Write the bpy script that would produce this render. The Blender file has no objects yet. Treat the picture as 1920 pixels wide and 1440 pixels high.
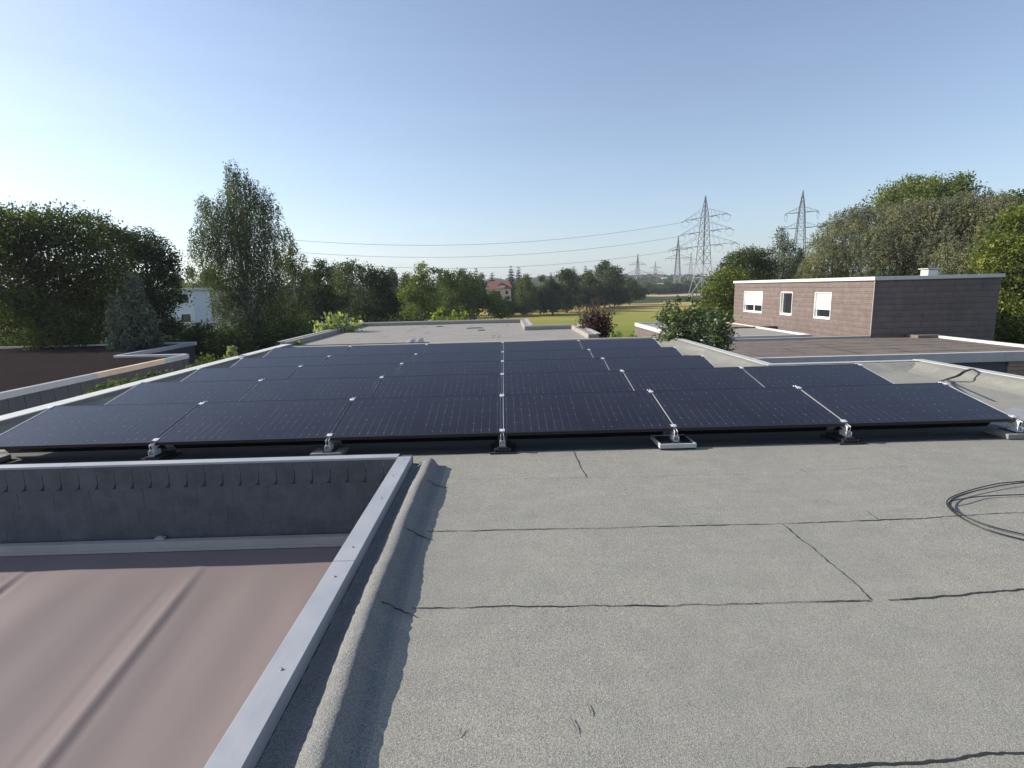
import bpy, math, random
import numpy as np
from mathutils import Vector, Matrix
R = math.radians
scene = bpy.context.scene
col = scene.collection

# ------------------------------------------------------------------ camera
F = 1034.5
PITCH, ROLL, YAW = .1721, -.0245, -.0110
CAM = Vector((.0533, -5.5209, 1.66))
PANEL_Z = .19                                   # height of the low panel edge over the roof
fwd = Vector((-math.sin(YAW)*math.cos(PITCH), math.cos(YAW)*math.cos(PITCH), -math.sin(PITCH)))
r0 = Vector((math.cos(YAW), math.sin(YAW), 0)); u0 = r0.cross(fwd)
RV = r0*math.cos(ROLL)+u0*math.sin(ROLL); UV = -r0*math.sin(ROLL)+u0*math.cos(ROLL)
cd = bpy.data.cameras.new('camera'); cam = bpy.data.objects.new('camera', cd); col.objects.link(cam)
M = Matrix((RV, UV, -fwd)).transposed().to_4x4(); M.translation = CAM
cam.matrix_world = M
cd.sensor_fit = 'HORIZONTAL'; cd.sensor_width = 36; cd.lens = 36*F/1920
cd.clip_start = .05; cd.clip_end = 8000
scene.camera = cam

def ray(px, py): return fwd + RV*((px-960)/F) - UV*((py-720)/F)
def at(px, py, k, v):
    d = ray(px, py); t = (v-CAM[k])/d[k]; return CAM + d*t
def at_d(px, py, dist):
    d = ray(px, py); h = math.hypot(d.x, d.y); return CAM + d*(dist/h)

# ------------------------------------------------------------------ tags and objects
def tag(o, label=None, cat=None, group=None, kind=None):
    if label: o['label'] = label
    if cat: o['category'] = cat
    if group: o['group'] = group
    if kind: o['kind'] = kind
    return o
def empty(name, loc, label, cat, group=None):
    o = bpy.data.objects.new(name, None); col.objects.link(o); o.location = loc
    o.empty_display_size = .1
    return tag(o, label, cat, group)
def wloc(o):
    v = Vector((0, 0, 0))
    while o is not None: v += o.location; o = o.parent
    return v

class MB:
    def __init__(s): s.v = []; s.f = []; s.m = []
    def face(s, pts, mi=0):
        n = len(s.v); s.v += [tuple(p) for p in pts]; s.f.append(tuple(range(n, n+len(pts)))); s.m.append(mi); return s
    def hexa(s, b, t, mi=0):                    # four bottom points and four top points, counter-clockwise
        n = len(s.v); s.v += [tuple(p) for p in b]+[tuple(p) for p in t]
        for q in ((3,2,1,0),(4,5,6,7),(0,1,5,4),(1,2,6,5),(2,3,7,6),(3,0,4,7)):
            s.f.append(tuple(n+i for i in q)); s.m.append(mi)
        return s
    def box(s, x0, x1, y0, y1, z0, z1, mi=0):
        return s.hexa([(x0,y0,z0),(x1,y0,z0),(x1,y1,z0),(x0,y1,z0)], [(x0,y0,z1),(x1,y0,z1),(x1,y1,z1),(x0,y1,z1)], mi)
    def prism(s, poly, z0, z1, mi=0):
        n = len(s.v); k = len(poly)
        s.v += [(p[0],p[1],z0) for p in poly]+[(p[0],p[1],z1) for p in poly]
        s.f.append(tuple(n+i for i in reversed(range(k)))); s.f.append(tuple(n+k+i for i in range(k))); s.m += [mi, mi]
        for i in range(k):
            j = (i+1)%k; s.f.append((n+i, n+j, n+k+j, n+k+i)); s.m.append(mi)
        return s
    def bar(s, p, q, w, h=None, mi=0, up=(0,0,1)):
        p = Vector(p); q = Vector(q); h = h or w; d = (q-p)
        if d.length < 1e-6: return s
        d.normalize(); u = Vector(up)
        if abs(d.dot(u)) > .95: u = Vector((1,0,0))
        a = d.cross(u).normalized()*(w/2); b = a.cross(d).normalized()*(h/2)
        return s.hexa([p-a-b, p+a-b, q+a-b, q-a-b], [p-a+b, p+a+b, q+a+b, q-a+b], mi)
    def tube(s, pts, rad, n=8, mi=0, cap=True):
        pts = [Vector(p) for p in pts]; rings = []
        prev = None
        for i, p in enumerate(pts):
            d = (pts[min(i+1, len(pts)-1)]-pts[max(i-1, 0)])
            d = d.normalized() if d.length > 1e-9 else Vector((0,0,1))
            if prev is None:
                u = Vector((0,0,1)) if abs(d.z) < .9 else Vector((1,0,0))
                a = d.cross(u).normalized()
            else: a = (prev-d*prev.dot(d)).normalized()
            prev = a; b = d.cross(a); r = rad[i] if hasattr(rad, '__len__') else rad
            base = len(s.v)
            s.v += [tuple(p+a*(r*math.cos(2*math.pi*k/n))+b*(r*math.sin(2*math.pi*k/n))) for k in range(n)]
            rings.append(base)
        for i in range(len(rings)-1):
            for k in range(n):
                k2 = (k+1)%n; s.f.append((rings[i]+k, rings[i]+k2, rings[i+1]+k2, rings[i+1]+k)); s.m.append(mi)
        if cap:
            s.f.append(tuple(rings[0]+k for k in reversed(range(n)))); s.m.append(mi)
            s.f.append(tuple(rings[-1]+k for k in range(n))); s.m.append(mi)
        return s
    def mesh(s, name, mats, org=(0,0,0), smooth=False):
        me = bpy.data.meshes.new(name)
        v = [(p[0]-org[0], p[1]-org[1], p[2]-org[2]) for p in s.v]
        me.from_pydata(v, [], s.f)
        for m in (mats if isinstance(mats, (list, tuple)) else [mats]): me.materials.append(m)
        me.polygons.foreach_set('material_index', s.m)
        if smooth: me.polygons.foreach_set('use_smooth', [True]*len(s.f))
        me.update(); return me
    def build(s, name, mats, parent=None, smooth=False, org=None, bevel=0):
        o_ = org if org is not None else (wloc(parent) if parent else Vector((0,0,0)))
        me = s.mesh(name, mats, o_, smooth)
        o = bpy.data.objects.new(name, me); col.objects.link(o)
        if parent: o.parent = parent
        if org is not None: o.location = Vector(org)-(wloc(parent) if parent else Vector((0,0,0)))
        if bevel:
            b = o.modifiers.new('bevel', 'BEVEL'); b.width = bevel; b.segments = 2; b.limit_method = 'ANGLE'
        return o
def dup(o, parent=None):
    c = o.copy(); col.objects.link(c)
    if parent: c.parent = parent
    for ch in list(o.children): dup(ch, c)
    return c

# ------------------------------------------------------------------ materials
def mat(name):
    m = bpy.data.materials.new(name); m.use_nodes = True
    nt = m.node_tree; b = nt.nodes['Principled BSDF']; return m, nt, b
def node(nt, t, **kw):
    n = nt.nodes.new(t)
    for k, v in kw.items():
        if k in n.inputs: n.inputs[k].default_value = v
        else: setattr(n, k, v)
    return n
def pos(nt, kind='world', scale=(1,1,1)):
    if kind == 'world': out = node(nt, 'ShaderNodeNewGeometry').outputs['Position']
    else: out = node(nt, 'ShaderNodeTexCoord').outputs['Object']
    mp = node(nt, 'ShaderNodeMapping'); mp.inputs['Scale'].default_value = scale
    nt.links.new(out, mp.inputs['Vector']); return mp.outputs['Vector']
def noise(nt, vec, scale, detail=4, rough=.55, dist=0):
    n = node(nt, 'ShaderNodeTexNoise'); n.inputs['Scale'].default_value = scale; n.inputs['Detail'].default_value = detail
    n.inputs['Roughness'].default_value = rough; n.inputs['Distortion'].default_value = dist
    nt.links.new(vec, n.inputs['Vector']); return n.outputs['Fac']
def ramp(nt, fac, stops):
    r = node(nt, 'ShaderNodeValToRGB'); el = r.color_ramp.elements
    while len(el) < len(stops): el.new(.5)
    for e, (p, c) in zip(el, stops):
        e.position = p; e.color = (c[0], c[1], c[2], 1) if hasattr(c, '__len__') else (c, c, c, 1)
    nt.links.new(fac, r.inputs['Fac']); return r.outputs['Color']
def mix(nt, a, b, fac, mode='MIX'):
    m = node(nt, 'ShaderNodeMix'); m.data_type = 'RGBA'; m.blend_type = mode; m.clamp_result = False
    for s, v in ((6, a), (7, b)):
        if isinstance(v, (tuple, list)): m.inputs[s].default_value = (*v[:3], 1)
        else: nt.links.new(v, m.inputs[s])
    if isinstance(fac, (int, float)): m.inputs[0].default_value = fac
    else: nt.links.new(fac, m.inputs[0])
    return m.outputs[2]
def math_(nt, op, a, b=0, c=None, clamp=False):
    m = node(nt, 'ShaderNodeMath'); m.operation = op; m.use_clamp = clamp
    for i, v in enumerate((a, b) if c is None else (a, b, c)):
        if isinstance(v, (int, float)): m.inputs[i].default_value = v
        else: nt.links.new(v, m.inputs[i])
    return m.outputs[0]
def bump(nt, b, h, strength=.3, dist=.01):
    n = node(nt, 'ShaderNodeBump'); n.inputs['Strength'].default_value = strength; n.inputs['Distance'].default_value = dist
    nt.links.new(h, n.inputs['Height']); nt.links.new(n.outputs['Normal'], b.inputs['Normal'])
def sc3(c, k): return tuple(x*k for x in c)

def plain(name, c, rough=.6, metal=0, var=.15, scale=6, detail_scale=60, bmp=.1, kind='world', spec=.5):
    m, nt, b = mat(name)
    v = pos(nt, kind)
    n1 = noise(nt, v, scale, 5); n2 = noise(nt, v, detail_scale, 3)
    f = math_(nt, 'ADD', math_(nt, 'MULTIPLY', n1, .65), math_(nt, 'MULTIPLY', n2, .35))
    nt.links.new(ramp(nt, f, [(.3, sc3(c, 1-var)), (.7, sc3(c, 1+var))]), b.inputs['Base Color'])
    b.inputs['Roughness'].default_value = rough; b.inputs['Metallic'].default_value = metal
    b.inputs['Specular IOR Level'].default_value = spec
    if bmp: bump(nt, b, n2, bmp, .004)
    return m

def bitumen(name, c, spark=.55, spec=.25, grain=210, moss=0, lanes=1.0, gbump=.55):
    """mineral-surfaced bitumen sheet: granules, blotches, roll-to-roll tone"""
    m, nt, b = mat(name)
    v = pos(nt)
    g = noise(nt, v, grain, 2, .7); g2 = noise(nt, v, grain*.33, 2, .6)
    vo = node(nt, 'ShaderNodeTexVoronoi'); vo.inputs['Scale'].default_value = grain*.55; nt.links.new(v, vo.inputs['Vector'])
    big = noise(nt, v, .9, 5, .6, .3); mid = noise(nt, v, 5, 5, .6)
    streak = noise(nt, pos(nt, 'world', (1.2, 6, 1)), 1.6, 4, .6)
    base = ramp(nt, g, [(.28, sc3(c, .35)), (.5, c), (.72, sc3(c, 1.75))])
    base = mix(nt, base, ramp(nt, vo.outputs['Distance'], [(0, 1.3), (.5, .8), (1, .6)]), .5, 'MULTIPLY')
    base = mix(nt, base, ramp(nt, big, [(.3, (.92,.92,.93)), (.5, (1,1,1)), (.7, (1.06,1.05,1.03))]), .9, 'MULTIPLY')
    base = mix(nt, base, ramp(nt, mid, [(.3, .92), (.7, 1.06)]), .8, 'MULTIPLY')
    base = mix(nt, base, ramp(nt, streak, [(.3, (.93,.93,.94)), (.7, (1.08,1.05,1.02))]), .7*lanes, 'MULTIPLY')
    base = mix(nt, base, ramp(nt, g2, [(.3, .8), (.7, 1.18)]), .7, 'MULTIPLY')
    
    if moss:
        mo = noise(nt, pos(nt, 'world', (1, .35, 1)), 2.2, 6, .65, .6)
        base = mix(nt, base, sc3((.37,.37,.29), 1.0), math_(nt, 'MULTIPLY', math_(nt, 'SUBTRACT', mo, .5, clamp=True), 4*moss, clamp=True))
        mo2 = noise(nt, v, 7, 6, .7)
        base = mix(nt, base, (.12,.115,.085), math_(nt, 'MULTIPLY', math_(nt, 'SUBTRACT', mo2, .58, clamp=True), 3*moss, clamp=True))
    # bright single granules
    sp = node(nt, 'ShaderNodeTexVoronoi'); sp.inputs['Scale'].default_value = 170; nt.links.new(v, sp.inputs['Vector'])
    sk = math_(nt, 'MULTIPLY', math_(nt, 'LESS_THAN', sp.outputs['Distance'], .16), math_(nt, 'GREATER_THAN', node_sep(nt, sp.outputs['Color']), .72))
    base = mix(nt, base, (.85,.86,.85), math_(nt, 'MULTIPLY', sk, spark))
    nt.links.new(base, b.inputs['Base Color'])
    b.inputs['Roughness'].default_value = .85; b.inputs['Specular IOR Level'].default_value = spec
    h = math_(nt, 'ADD', g, math_(nt, 'ADD', math_(nt, 'MULTIPLY', mid, 2.5), math_(nt, 'MULTIPLY', g2, .9)))
    bump(nt, b, h, gbump, .006)
    return m
def node_sep(nt, c):
    s = node(nt, 'ShaderNodeSeparateColor'); nt.links.new(c, s.inputs[0]); return s.outputs[0]

def metal(name, c, rough=.4, var=.08, metalness=.55, scale=3):
    m, nt, b = mat(name); v = pos(nt, 'world')
    n = noise(nt, v, scale, 6, .6); n2 = noise(nt, pos(nt, 'world', (8, 1, 8)), 9, 4)
    f = math_(nt, 'ADD', math_(nt, 'MULTIPLY', n, .6), math_(nt, 'MULTIPLY', n2, .4))
    nt.links.new(ramp(nt, f, [(.3, sc3(c, 1-var)), (.7, sc3(c, 1+var))]), b.inputs['Base Color'])
    nt.links.new(ramp(nt, n, [(.3, rough*.8), (.7, min(1, rough*1.3))]), b.inputs['Roughness'])
    b.inputs['Metallic'].default_value = metalness
    return m

def glass_panel():
    m, nt, b = mat('solar_cells'); v = pos(nt, 'obj')
    sx = node(nt, 'ShaderNodeSeparateXYZ'); nt.links.new(v, sx.inputs[0]); X, Y = sx.outputs[0], sx.outputs[1]
    def lines(u, pitch, off, w):                 # 1 on a line of width w
        a = math_(nt, 'FRACT', math_(nt, 'DIVIDE', math_(nt, 'ADD', u, off+1000*pitch), pitch))
        d = math_(nt, 'MULTIPLY', math_(nt, 'ABSOLUTE', math_(nt, 'SUBTRACT', a, .5)), pitch)
        return math_(nt, 'LESS_THAN', d, w/2)
    cx = lines(X, .0845, .0845/2, .0045)         # gaps between half cells
    cy = lines(Y, .166, 0, .0035)
    nz = noise(nt, pos(nt, 'obj', (1, 1, 1)), 2.1, 3); nz2 = noise(nt, v, 14, 3)
    oi = node(nt, 'ShaderNodeObjectInfo')
    dots = math_(nt, 'MULTIPLY', lines(X, .0845, .0845/2, .012), lines(Y, .166, 0, .014))
    lf = math_(nt, 'MULTIPLY', cx, math_(nt, 'MULTIPLY', math_(nt, 'SUBTRACT', nz, .28, clamp=True), .9))
    lf2 = math_(nt, 'MULTIPLY', cy, math_(nt, 'MULTIPLY', math_(nt, 'SUBTRACT', nz2, .5, clamp=True), 1.4))
    df = math_(nt, 'MULTIPLY', dots, math_(nt, 'MULTIPLY', math_(nt, 'SUBTRACT', nz2, .42, clamp=True), 6, clamp=True))
    cell = mix(nt, (.007,.005,.010), (.012,.009,.016), nz2)
    c = mix(nt, cell, (.16,.18,.24), math_(nt, 'ADD', lf, lf2, clamp=True))
    c = mix(nt, c, (.45,.5,.62), math_(nt, 'MULTIPLY', df, .26, clamp=True))
    mid = math_(nt, 'LESS_THAN', math_(nt, 'ABSOLUTE', X), .006)
    c = mix(nt, c, (.004,.004,.005), mid)
    dust = noise(nt, v, 1.3, 5, .6)
    c = mix(nt, c, (.13,.12,.125), math_(nt, 'MULTIPLY', math_(nt, 'SUBTRACT', dust, .38, clamp=True), .16))
    nt.links.new(c, b.inputs['Base Color'])
    nt.links.new(ramp(nt, dust, [(.3, .16), (.7, .26)]), b.inputs['Roughness'])
    b.inputs['IOR'].default_value = 1.38
    return m

def leaf_mat(name, c, var=.35, transl=.35, hue=(1.25, 1.05, .7), gloss=.08):
    m = bpy.data.materials.new(name); m.use_nodes = True; nt = m.node_tree
    for n in list(nt.nodes): nt.nodes.remove(n)
    out = node(nt, 'ShaderNodeOutputMaterial')
    ge = node(nt, 'ShaderNodeNewGeometry'); v = pos(nt, 'obj')
    nz = noise(nt, v, .55, 4, .6)
    colr = ramp(nt, ge.outputs['Random Per Island'], [(0, sc3(c, 1-var)), (.55, c), (1, tuple(x*h*(1+var) for x, h in zip(c, hue)))])
    colr = mix(nt, colr, ramp(nt, nz, [(.34, (.58,.66,.70)), (.5, (1,1,1)), (.66, (1.45,1.32,.95))]), 1, 'MULTIPLY')
    d = node(nt, 'ShaderNodeBsdfDiffuse'); t = node(nt, 'ShaderNodeBsdfTranslucent'); g = node(nt, 'ShaderNodeBsdfGlossy')
    g.inputs['Roughness'].default_value = .45; g.inputs['Color'].default_value = (.8,.85,.9,1)
    nt.links.new(colr, d.inputs['Color'])
    tc = mix(nt, colr, (1.15,1.35,.6), 1, 'MULTIPLY'); nt.links.new(tc, t.inputs['Color'])
    m1 = node(nt, 'ShaderNodeMixShader'); m1.inputs[0].default_value = transl
    nt.links.new(d.outputs[0], m1.inputs[1]); nt.links.new(t.outputs[0], m1.inputs[2])
    m2 = node(nt, 'ShaderNodeMixShader'); m2.inputs[0].default_value = gloss*.16
    nt.links.new(m1.outputs[0], m2.inputs[1]); nt.links.new(g.outputs[0], m2.inputs[2])
    nt.links.new(m2.outputs[0], out.inputs['Surface'])
    return m

ROOF_C = (.312,.303,.264)
m_roof = bitumen('grey_mineral_bitumen', ROOF_C, grain=270)
m_hump = bitumen('coarse_bitumen_upstand', (.25,.25,.24), grain=260, gbump=.9)
m_roof_moss = bitumen('mossy_bitumen', (.285,.28,.245), moss=.8)
m_roof_far = bitumen('buff_bitumen', (.32,.30,.275), spark=.2, moss=.12, grain=200)
m_roof_brown = bitumen('brown_bitumen', (.19,.158,.138), spark=.1, grain=160, moss=.15)
m_roof_dark = bitumen('dark_gravel_moss', (.036,.029,.029), spark=.12, spec=0, grain=60)
m_tar = plain('black_tar', (.022,.021,.020), .8, var=.4, scale=30)
m_alu = metal('aluminium_capping', (.38,.39,.41), .5, .07, .3)
m_alu_old = metal('weathered_capping', (.40,.365,.34), .65, .14, .0)
m_light_cap = plain('pale_grey_capping', (.43,.43,.42), .6, var=.12, scale=3)
m_white_cap = plain('white_capping', (.58,.57,.54), .55, var=.08, scale=4)
m_reflection_cap = plain('reflection_tint_capping', (.62,.47,.33), .6, var=.12, scale=2)  # tan tone paints an orange light reflection onto one coping piece
m_silver = metal('bright_aluminium', (.78,.78,.79), .38, .05, .35)
m_screw = metal('steel_screw', (.6,.6,.6), .3, .05, .9, 30)
m_blackframe = plain('black_anodised_frame', (.02,.02,.023), .32, .4, var=.15, bmp=0)
m_cells = glass_panel()
m_back = plain('panel_backsheet', (.015,.015,.016), .7, bmp=0)
m_concrete = plain('concrete_slab', (.22,.215,.20), .9, var=.2, scale=9, detail_scale=90, bmp=.5)
m_concrete_pale = plain('pale_concrete', (.46,.46,.44), .85, var=.15, scale=9, detail_scale=90, bmp=.4)
m_rubber = plain('black_rubber', (.018,.018,.019), .75, var=.3, scale=30, bmp=.5)
m_cable = plain('black_cable', (.018,.018,.02), .5, bmp=0)
m_wood = plain('dry_twig', (.09,.075,.055), .9, var=.3, scale=30)
m_bark = plain('bark', (.10,.085,.07), .95, var=.4, scale=6, detail_scale=30, bmp=.6, kind='obj')
m_bark_birch = plain('birch_bark', (.36,.35,.33), .9, var=.5, scale=3, detail_scale=12, bmp=.4, kind='obj')
m_white_wall = plain('white_render', (.72,.72,.73), .85, var=.06, scale=1.2, detail_scale=60)
m_cream_wall = plain('cream_render', (.62,.55,.44), .85, var=.08, scale=1.2)
m_grey_wall = plain('grey_render', (.33,.34,.36), .85, var=.1, scale=1.5)
m_shutter = plain('white_roller_shutter', (.82,.79,.71), .5, var=.04, scale=3, bmp=0)
m_frame_w = plain('white_window_frame', (.80,.80,.79), .4, var=.03, bmp=0)
m_red_tile = plain('red_roof_tiles', (.20,.075,.058), .8, var=.25, scale=1.5, detail_scale=8)
m_red_brick = plain('red_brick_far', (.33,.16,.11), .85, var=.2, scale=1)
m_steel_backlit = plain('backlit_dark_steel', (.11,.115,.125), .6, .1, var=.12, scale=.3, bmp=0)  # same pylon steel, painted darker for the backlit mast and arms
m_steel = plain('galvanised_steel', (.42,.43,.43), .6, .2, var=.12, scale=.3, bmp=0)  # lighter copy, paints the sunlit pylon base
m_wire = plain('conductor_wire', (.22,.23,.25), .6, .3, bmp=0)
m_insul = plain('brown_insulator', (.10,.07,.06), .4, bmp=0)

def glass_dark(name='window_glass', c=(.02,.024,.03)):
    m, nt, b = mat(name); b.inputs['Base Color'].default_value = (*c, 1); b.inputs['Roughness'].default_value = .06
    nz = noise(nt, pos(nt), 1.5, 2); bump(nt, b, nz, .05, .02); return m
m_glass = glass_dark()

def fabric():
    m, nt, b = mat('mauve_awning_fabric')
    v = pos(nt); w = noise(nt, pos(nt, 'world', (300, 900, 1)), 1, 2); big = noise(nt, pos(nt, 'world', (1.6, .35, 1)), 1.5, 4)
    c = ramp(nt, big, [(.3, (.205,.168,.163)), (.7, (.23,.19,.183))])
    c = mix(nt, c, ramp(nt, w, [(.3, .94), (.7, 1.05)]), .8, 'MULTIPLY')
    st = noise(nt, v, 25, 5, .7); c = mix(nt, c, (.22,.17,.16), math_(nt, 'MULTIPLY', math_(nt, 'SUBTRACT', st, .62, clamp=True), 2.5, clamp=True))
    nt.links.new(c, b.inputs['Base Color']); b.inputs['Roughness'].default_value = .8
    b.inputs['Specular IOR Level'].default_value = .15
    wr = noise(nt, pos(nt, 'world', (6, 1.2, 1)), 1.0, 2, .5)
    bump(nt, b, math_(nt, 'ADD', math_(nt, 'MULTIPLY', w, .05), wr), .12, .02); return m
m_fabric = fabric()

def slate_mat(name, c=(.075,.082,.095), kind='world'):
    m, nt, b = mat(name); v = pos(nt, kind); ge = node(nt, 'ShaderNodeNewGeometry')
    n1 = noise(nt, v, 7, 6, .65); n2 = noise(nt, v, 45, 4)
    cc = ramp(nt, ge.outputs['Random Per Island'], [(0, sc3(c, .94)), (1, sc3(c, 1.07))])
    cc = mix(nt, cc, ramp(nt, n1, [(.3, .75), (.7, 1.3)]), .9, 'MULTIPLY')
    wv = noise(nt, v, 2.5, 7, .75, 2.5)
    ln = math_(nt, 'LESS_THAN', math_(nt, 'ABSOLUTE', math_(nt, 'SUBTRACT', wv, .56)), .004)
    cc = mix(nt, cc, sc3(c, 2.6), math_(nt, 'MULTIPLY', ln, .5))
    nt.links.new(cc, b.inputs['Base Color']); b.inputs['Roughness'].default_value = .55
    bump(nt, b, n2, .25, .004); return m
m_slate = slate_mat('dark_slate')
m_slate_blue = plain('slate_backing', (.06,.065,.075), .7, var=.2)

def cladding(name, c1, c2):
    """weathered brown shingle siding; courses are real geometry, this gives tile-to-tile tone"""
    m, nt, b = mat(name); v = pos(nt)
    br = node(nt, 'ShaderNodeTexBrick'); br.offset = .5
    sx = node(nt, 'ShaderNodeSeparateXYZ'); nt.links.new(v, sx.inputs[0])
    cb = node(nt, 'ShaderNodeCombineXYZ'); nt.links.new(math_(nt, 'ADD', sx.outputs[0], sx.outputs[1]), cb.inputs[0]); nt.links.new(sx.outputs[2], cb.inputs[1])
    nt.links.new(cb.outputs[0], br.inputs['Vector']); br.inputs['Scale'].default_value = 1
    br.inputs['Brick Width'].default_value = 2.6; br.inputs['Row Height'].default_value = .26; br.inputs['Mortar Size'].default_value = .010
    br.inputs['Color1'].default_value = (*c1, 1); br.inputs['Color2'].default_value = (*c2, 1); br.inputs['Mortar'].default_value = (*sc3(c1, .45), 1)
    n = noise(nt, v, 2.5, 6, .65); n2 = noise(nt, pos(nt, 'world', (3, 3, 12)), 3, 4)
    cc = mix(nt, br.outputs['Color'], ramp(nt, n, [(.3, .78), (.7, 1.22)]), .9, 'MULTIPLY')
    cc = mix(nt, cc, ramp(nt, n2, [(.3, .88), (.7, 1.1)]), .8, 'MULTIPLY')
    nt.links.new(cc, b.inputs['Base Color']); b.inputs['Roughness'].default_value = .75; bump(nt, b, n, .2, .01); return m
m_clad = cladding('brown_shingle_siding', (.138,.104,.093), (.158,.120,.107))
m_clad_wood = cladding('brown_board_siding', (.26,.17,.125), (.30,.20,.15))

# ------------------------------------------------------------------ terrain
def sstep(t): t = np.clip(t, 0, 1); return t*t*(3-2*t)
def gz(x, y):
    x = np.asarray(x, float); y = np.asarray(y, float)
    d = np.hypot(x-CAM.x, y-CAM.y)
    z = -3.2-2.75*sstep((d-22)/110.)
    hill = sstep((d-520)/700.)*(15+5*np.sin(x*.004+1)+3*np.sin(x*.011))
    return z+hill
def ground_sheet(name, x0, x1, y0, y1, nx, ny, m, dz=0, wob=0, seed=0):
    xs = np.linspace(x0, x1, nx); ys = np.linspace(y0, y1, ny)
    rng = np.random.default_rng(seed)
    Xg, Yg = np.meshgrid(xs, ys)
    if wob:
        e = rng.normal(0, wob, ny); Xg[:, 0] += e; Xg[:, -1] += rng.normal(0, wob, ny); Yg[0, :] += rng.normal(0, wob, nx); Yg[-1, :] += rng.normal(0, wob, nx)
    Z = gz(Xg, Yg)+dz
    v = np.stack([Xg, Yg, Z], -1).reshape(-1, 3)
    f = [(j*nx+i, j*nx+i+1, (j+1)*nx+i+1, (j+1)*nx+i) for j in range(ny-1) for i in range(nx-1)]
    me = bpy.data.meshes.new(name); me.from_pydata(v.tolist(), [], f); me.materials.append(m)
    me.polygons.foreach_set('use_smooth', [True]*len(f)); me.update()
    o = bpy.data.objects.new(name, me); col.objects.link(o); return tag(o, kind='structure')
def grass_mat(name, stops, scale=.15, band=None):
    m, nt, b = mat(name); v = pos(nt)
    n1 = noise(nt, pos(nt, 'world', (1, 2.2, 1)), scale, 6, .6, .4); n2 = noise(nt, v, 2.5, 5, .7)
    f = math_(nt, 'ADD', math_(nt, 'MULTIPLY', n1, .75), math_(nt, 'MULTIPLY', n2, .25))
    if band:
        s = node(nt, 'ShaderNodeSeparateXYZ'); nt.links.new(v, s.inputs[0])
        f = math_(nt, 'ADD', math_(nt, 'MULTIPLY', f, .55), math_(nt, 'MULTIPLY', math_(nt, 'DIVIDE', math_(nt, 'SUBTRACT', s.outputs[1], band[0]), band[1]-band[0], clamp=True), .5))
    nt.links.new(ramp(nt, f, stops), b.inputs['Base Color']); b.inputs['Roughness'].default_value = .95
    b.inputs['Specular IOR Level'].default_value = .1; bump(nt, b, n2, .6, .3); return m
m_ground = grass_mat('garden_ground', [(.3, (.035,.05,.018)), (.55, (.06,.075,.028)), (.75, (.10,.095,.05))], .4)
m_field = grass_mat('meadow_grass', [(.22, (.15,.20,.035)), (.42, (.25,.25,.055)), (.60, (.40,.31,.10)), (.85, (.46,.35,.15))], .05, (70, 240))
m_straw = grass_mat('straw_field', [(.3, (.42,.32,.19)), (.7, (.50,.39,.25))], .03)
m_asph = plain('asphalt', (.075,.075,.078), .9, var=.15, scale=1, detail_scale=40)

ang = np.concatenate([np.linspace(-62, 62, 140)]); rad = np.concatenate([[6], np.geomspace(9, 5200, 90)])
vv = []; ff = []
for r_ in rad:
    a = np.radians(ang); x = CAM.x+r_*np.sin(a); y = CAM.y+r_*np.cos(a)
    vv += np.stack([x, y, gz(x, y)], -1).tolist()
n = len(ang)
for j in range(len(rad)-1):
    for i in range(n-1): ff.append((j*n+i, j*n+i+1, (j+1)*n+i+1, (j+1)*n+i))
# near ground under and behind the camera, so that no side view falls into a hole
b0 = len(vv); vv += [(-80,-60,-3.2),(80,-60,-3.2),(80,14,-3.204),(-80,14,-3.204)]; ff.append((b0,b0+1,b0+2,b0+3))
me = bpy.data.meshes.new('ground'); me.from_pydata(vv, [], ff); me.materials.append(m_ground); me.polygons.foreach_set('use_smooth', [True]*len(ff)); me.update()
g = bpy.data.objects.new('ground', me); col.objects.link(g); tag(g, kind='structure')
ground_sheet('field', -18, 95, 42, 226, 40, 60, m_field, .06, 1.2, 3)
ground_sheet('stubble_field', 92, 150, 345, 440, 20, 20, m_straw, .1, 2, 4)
ground_sheet('path', -66, -34, 106, 111, 20, 4, m_asph, .12)

# ------------------------------------------------------------------ our house roof
H = empty('flat_roof_house', (0, 0, 0), 'flat roof house in the foreground with grey bitumen roof and metal edged parapets', 'house')
XR, XN, YN, YE = 7.9, 5.05, 4.72, 11.2          # right edge, narrow part edge, its start, far end
poly = [(-.86,-12),(XR,-12),(XR,YN),(XN,YN),(XN,YE),(-6.62,YE),(-6.62,-.42),(-.86,-.42)]
def roof_sheet(poly, z, step, name, m, parent, amp=.006, seed=1, fun=None):
    """roof membrane as a fine, slightly uneven grid cut to axis-aligned rectangles"""
    xs = sorted({p[0] for p in poly}); ys = sorted({p[1] for p in poly})
    def sub(a):
        out = [a[0]]
        for p, q in zip(a, a[1:]):
            k = max(1, int(round((q-p)/step))); out += [p+(q-p)*i/k for i in range(1, k+1)]
        return out
    xs, ys = sub(xs), sub(ys)
    def inside(x, y):
        c = False
        for (x1, y1), (x2, y2) in zip(poly, poly[1:]+poly[:1]):
            if (y1 > y) != (y2 > y) and x < (x2-x1)*(y-y1)/(y2-y1)+x1: c = not c
        return c
    mb = MB(); idx = {}
    def vid(i, j):
        if (i, j) not in idx:
            x, y = xs[i], ys[j]
            zz = z+amp*(math.sin(x*1.7+seed)+math.sin(y*1.3+x*.6+seed*2)+.6*math.sin(x*3.1-y*2.3))
            if fun: zz += fun(x, y)
            idx[(i, j)] = len(mb.v); mb.v.append((x, y, zz))
        return idx[(i, j)]
    for i in range(len(xs)-1):
        for j in range(len(ys)-1):
            if inside((xs[i]+xs[i+1])/2, (ys[j]+ys[j+1])/2):
                mb.f.append((vid(i, j), vid(i+1, j), vid(i+1, j+1), vid(i, j+1))); mb.m.append(0)
    return mb.build(name, m, parent, smooth=True)
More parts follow.
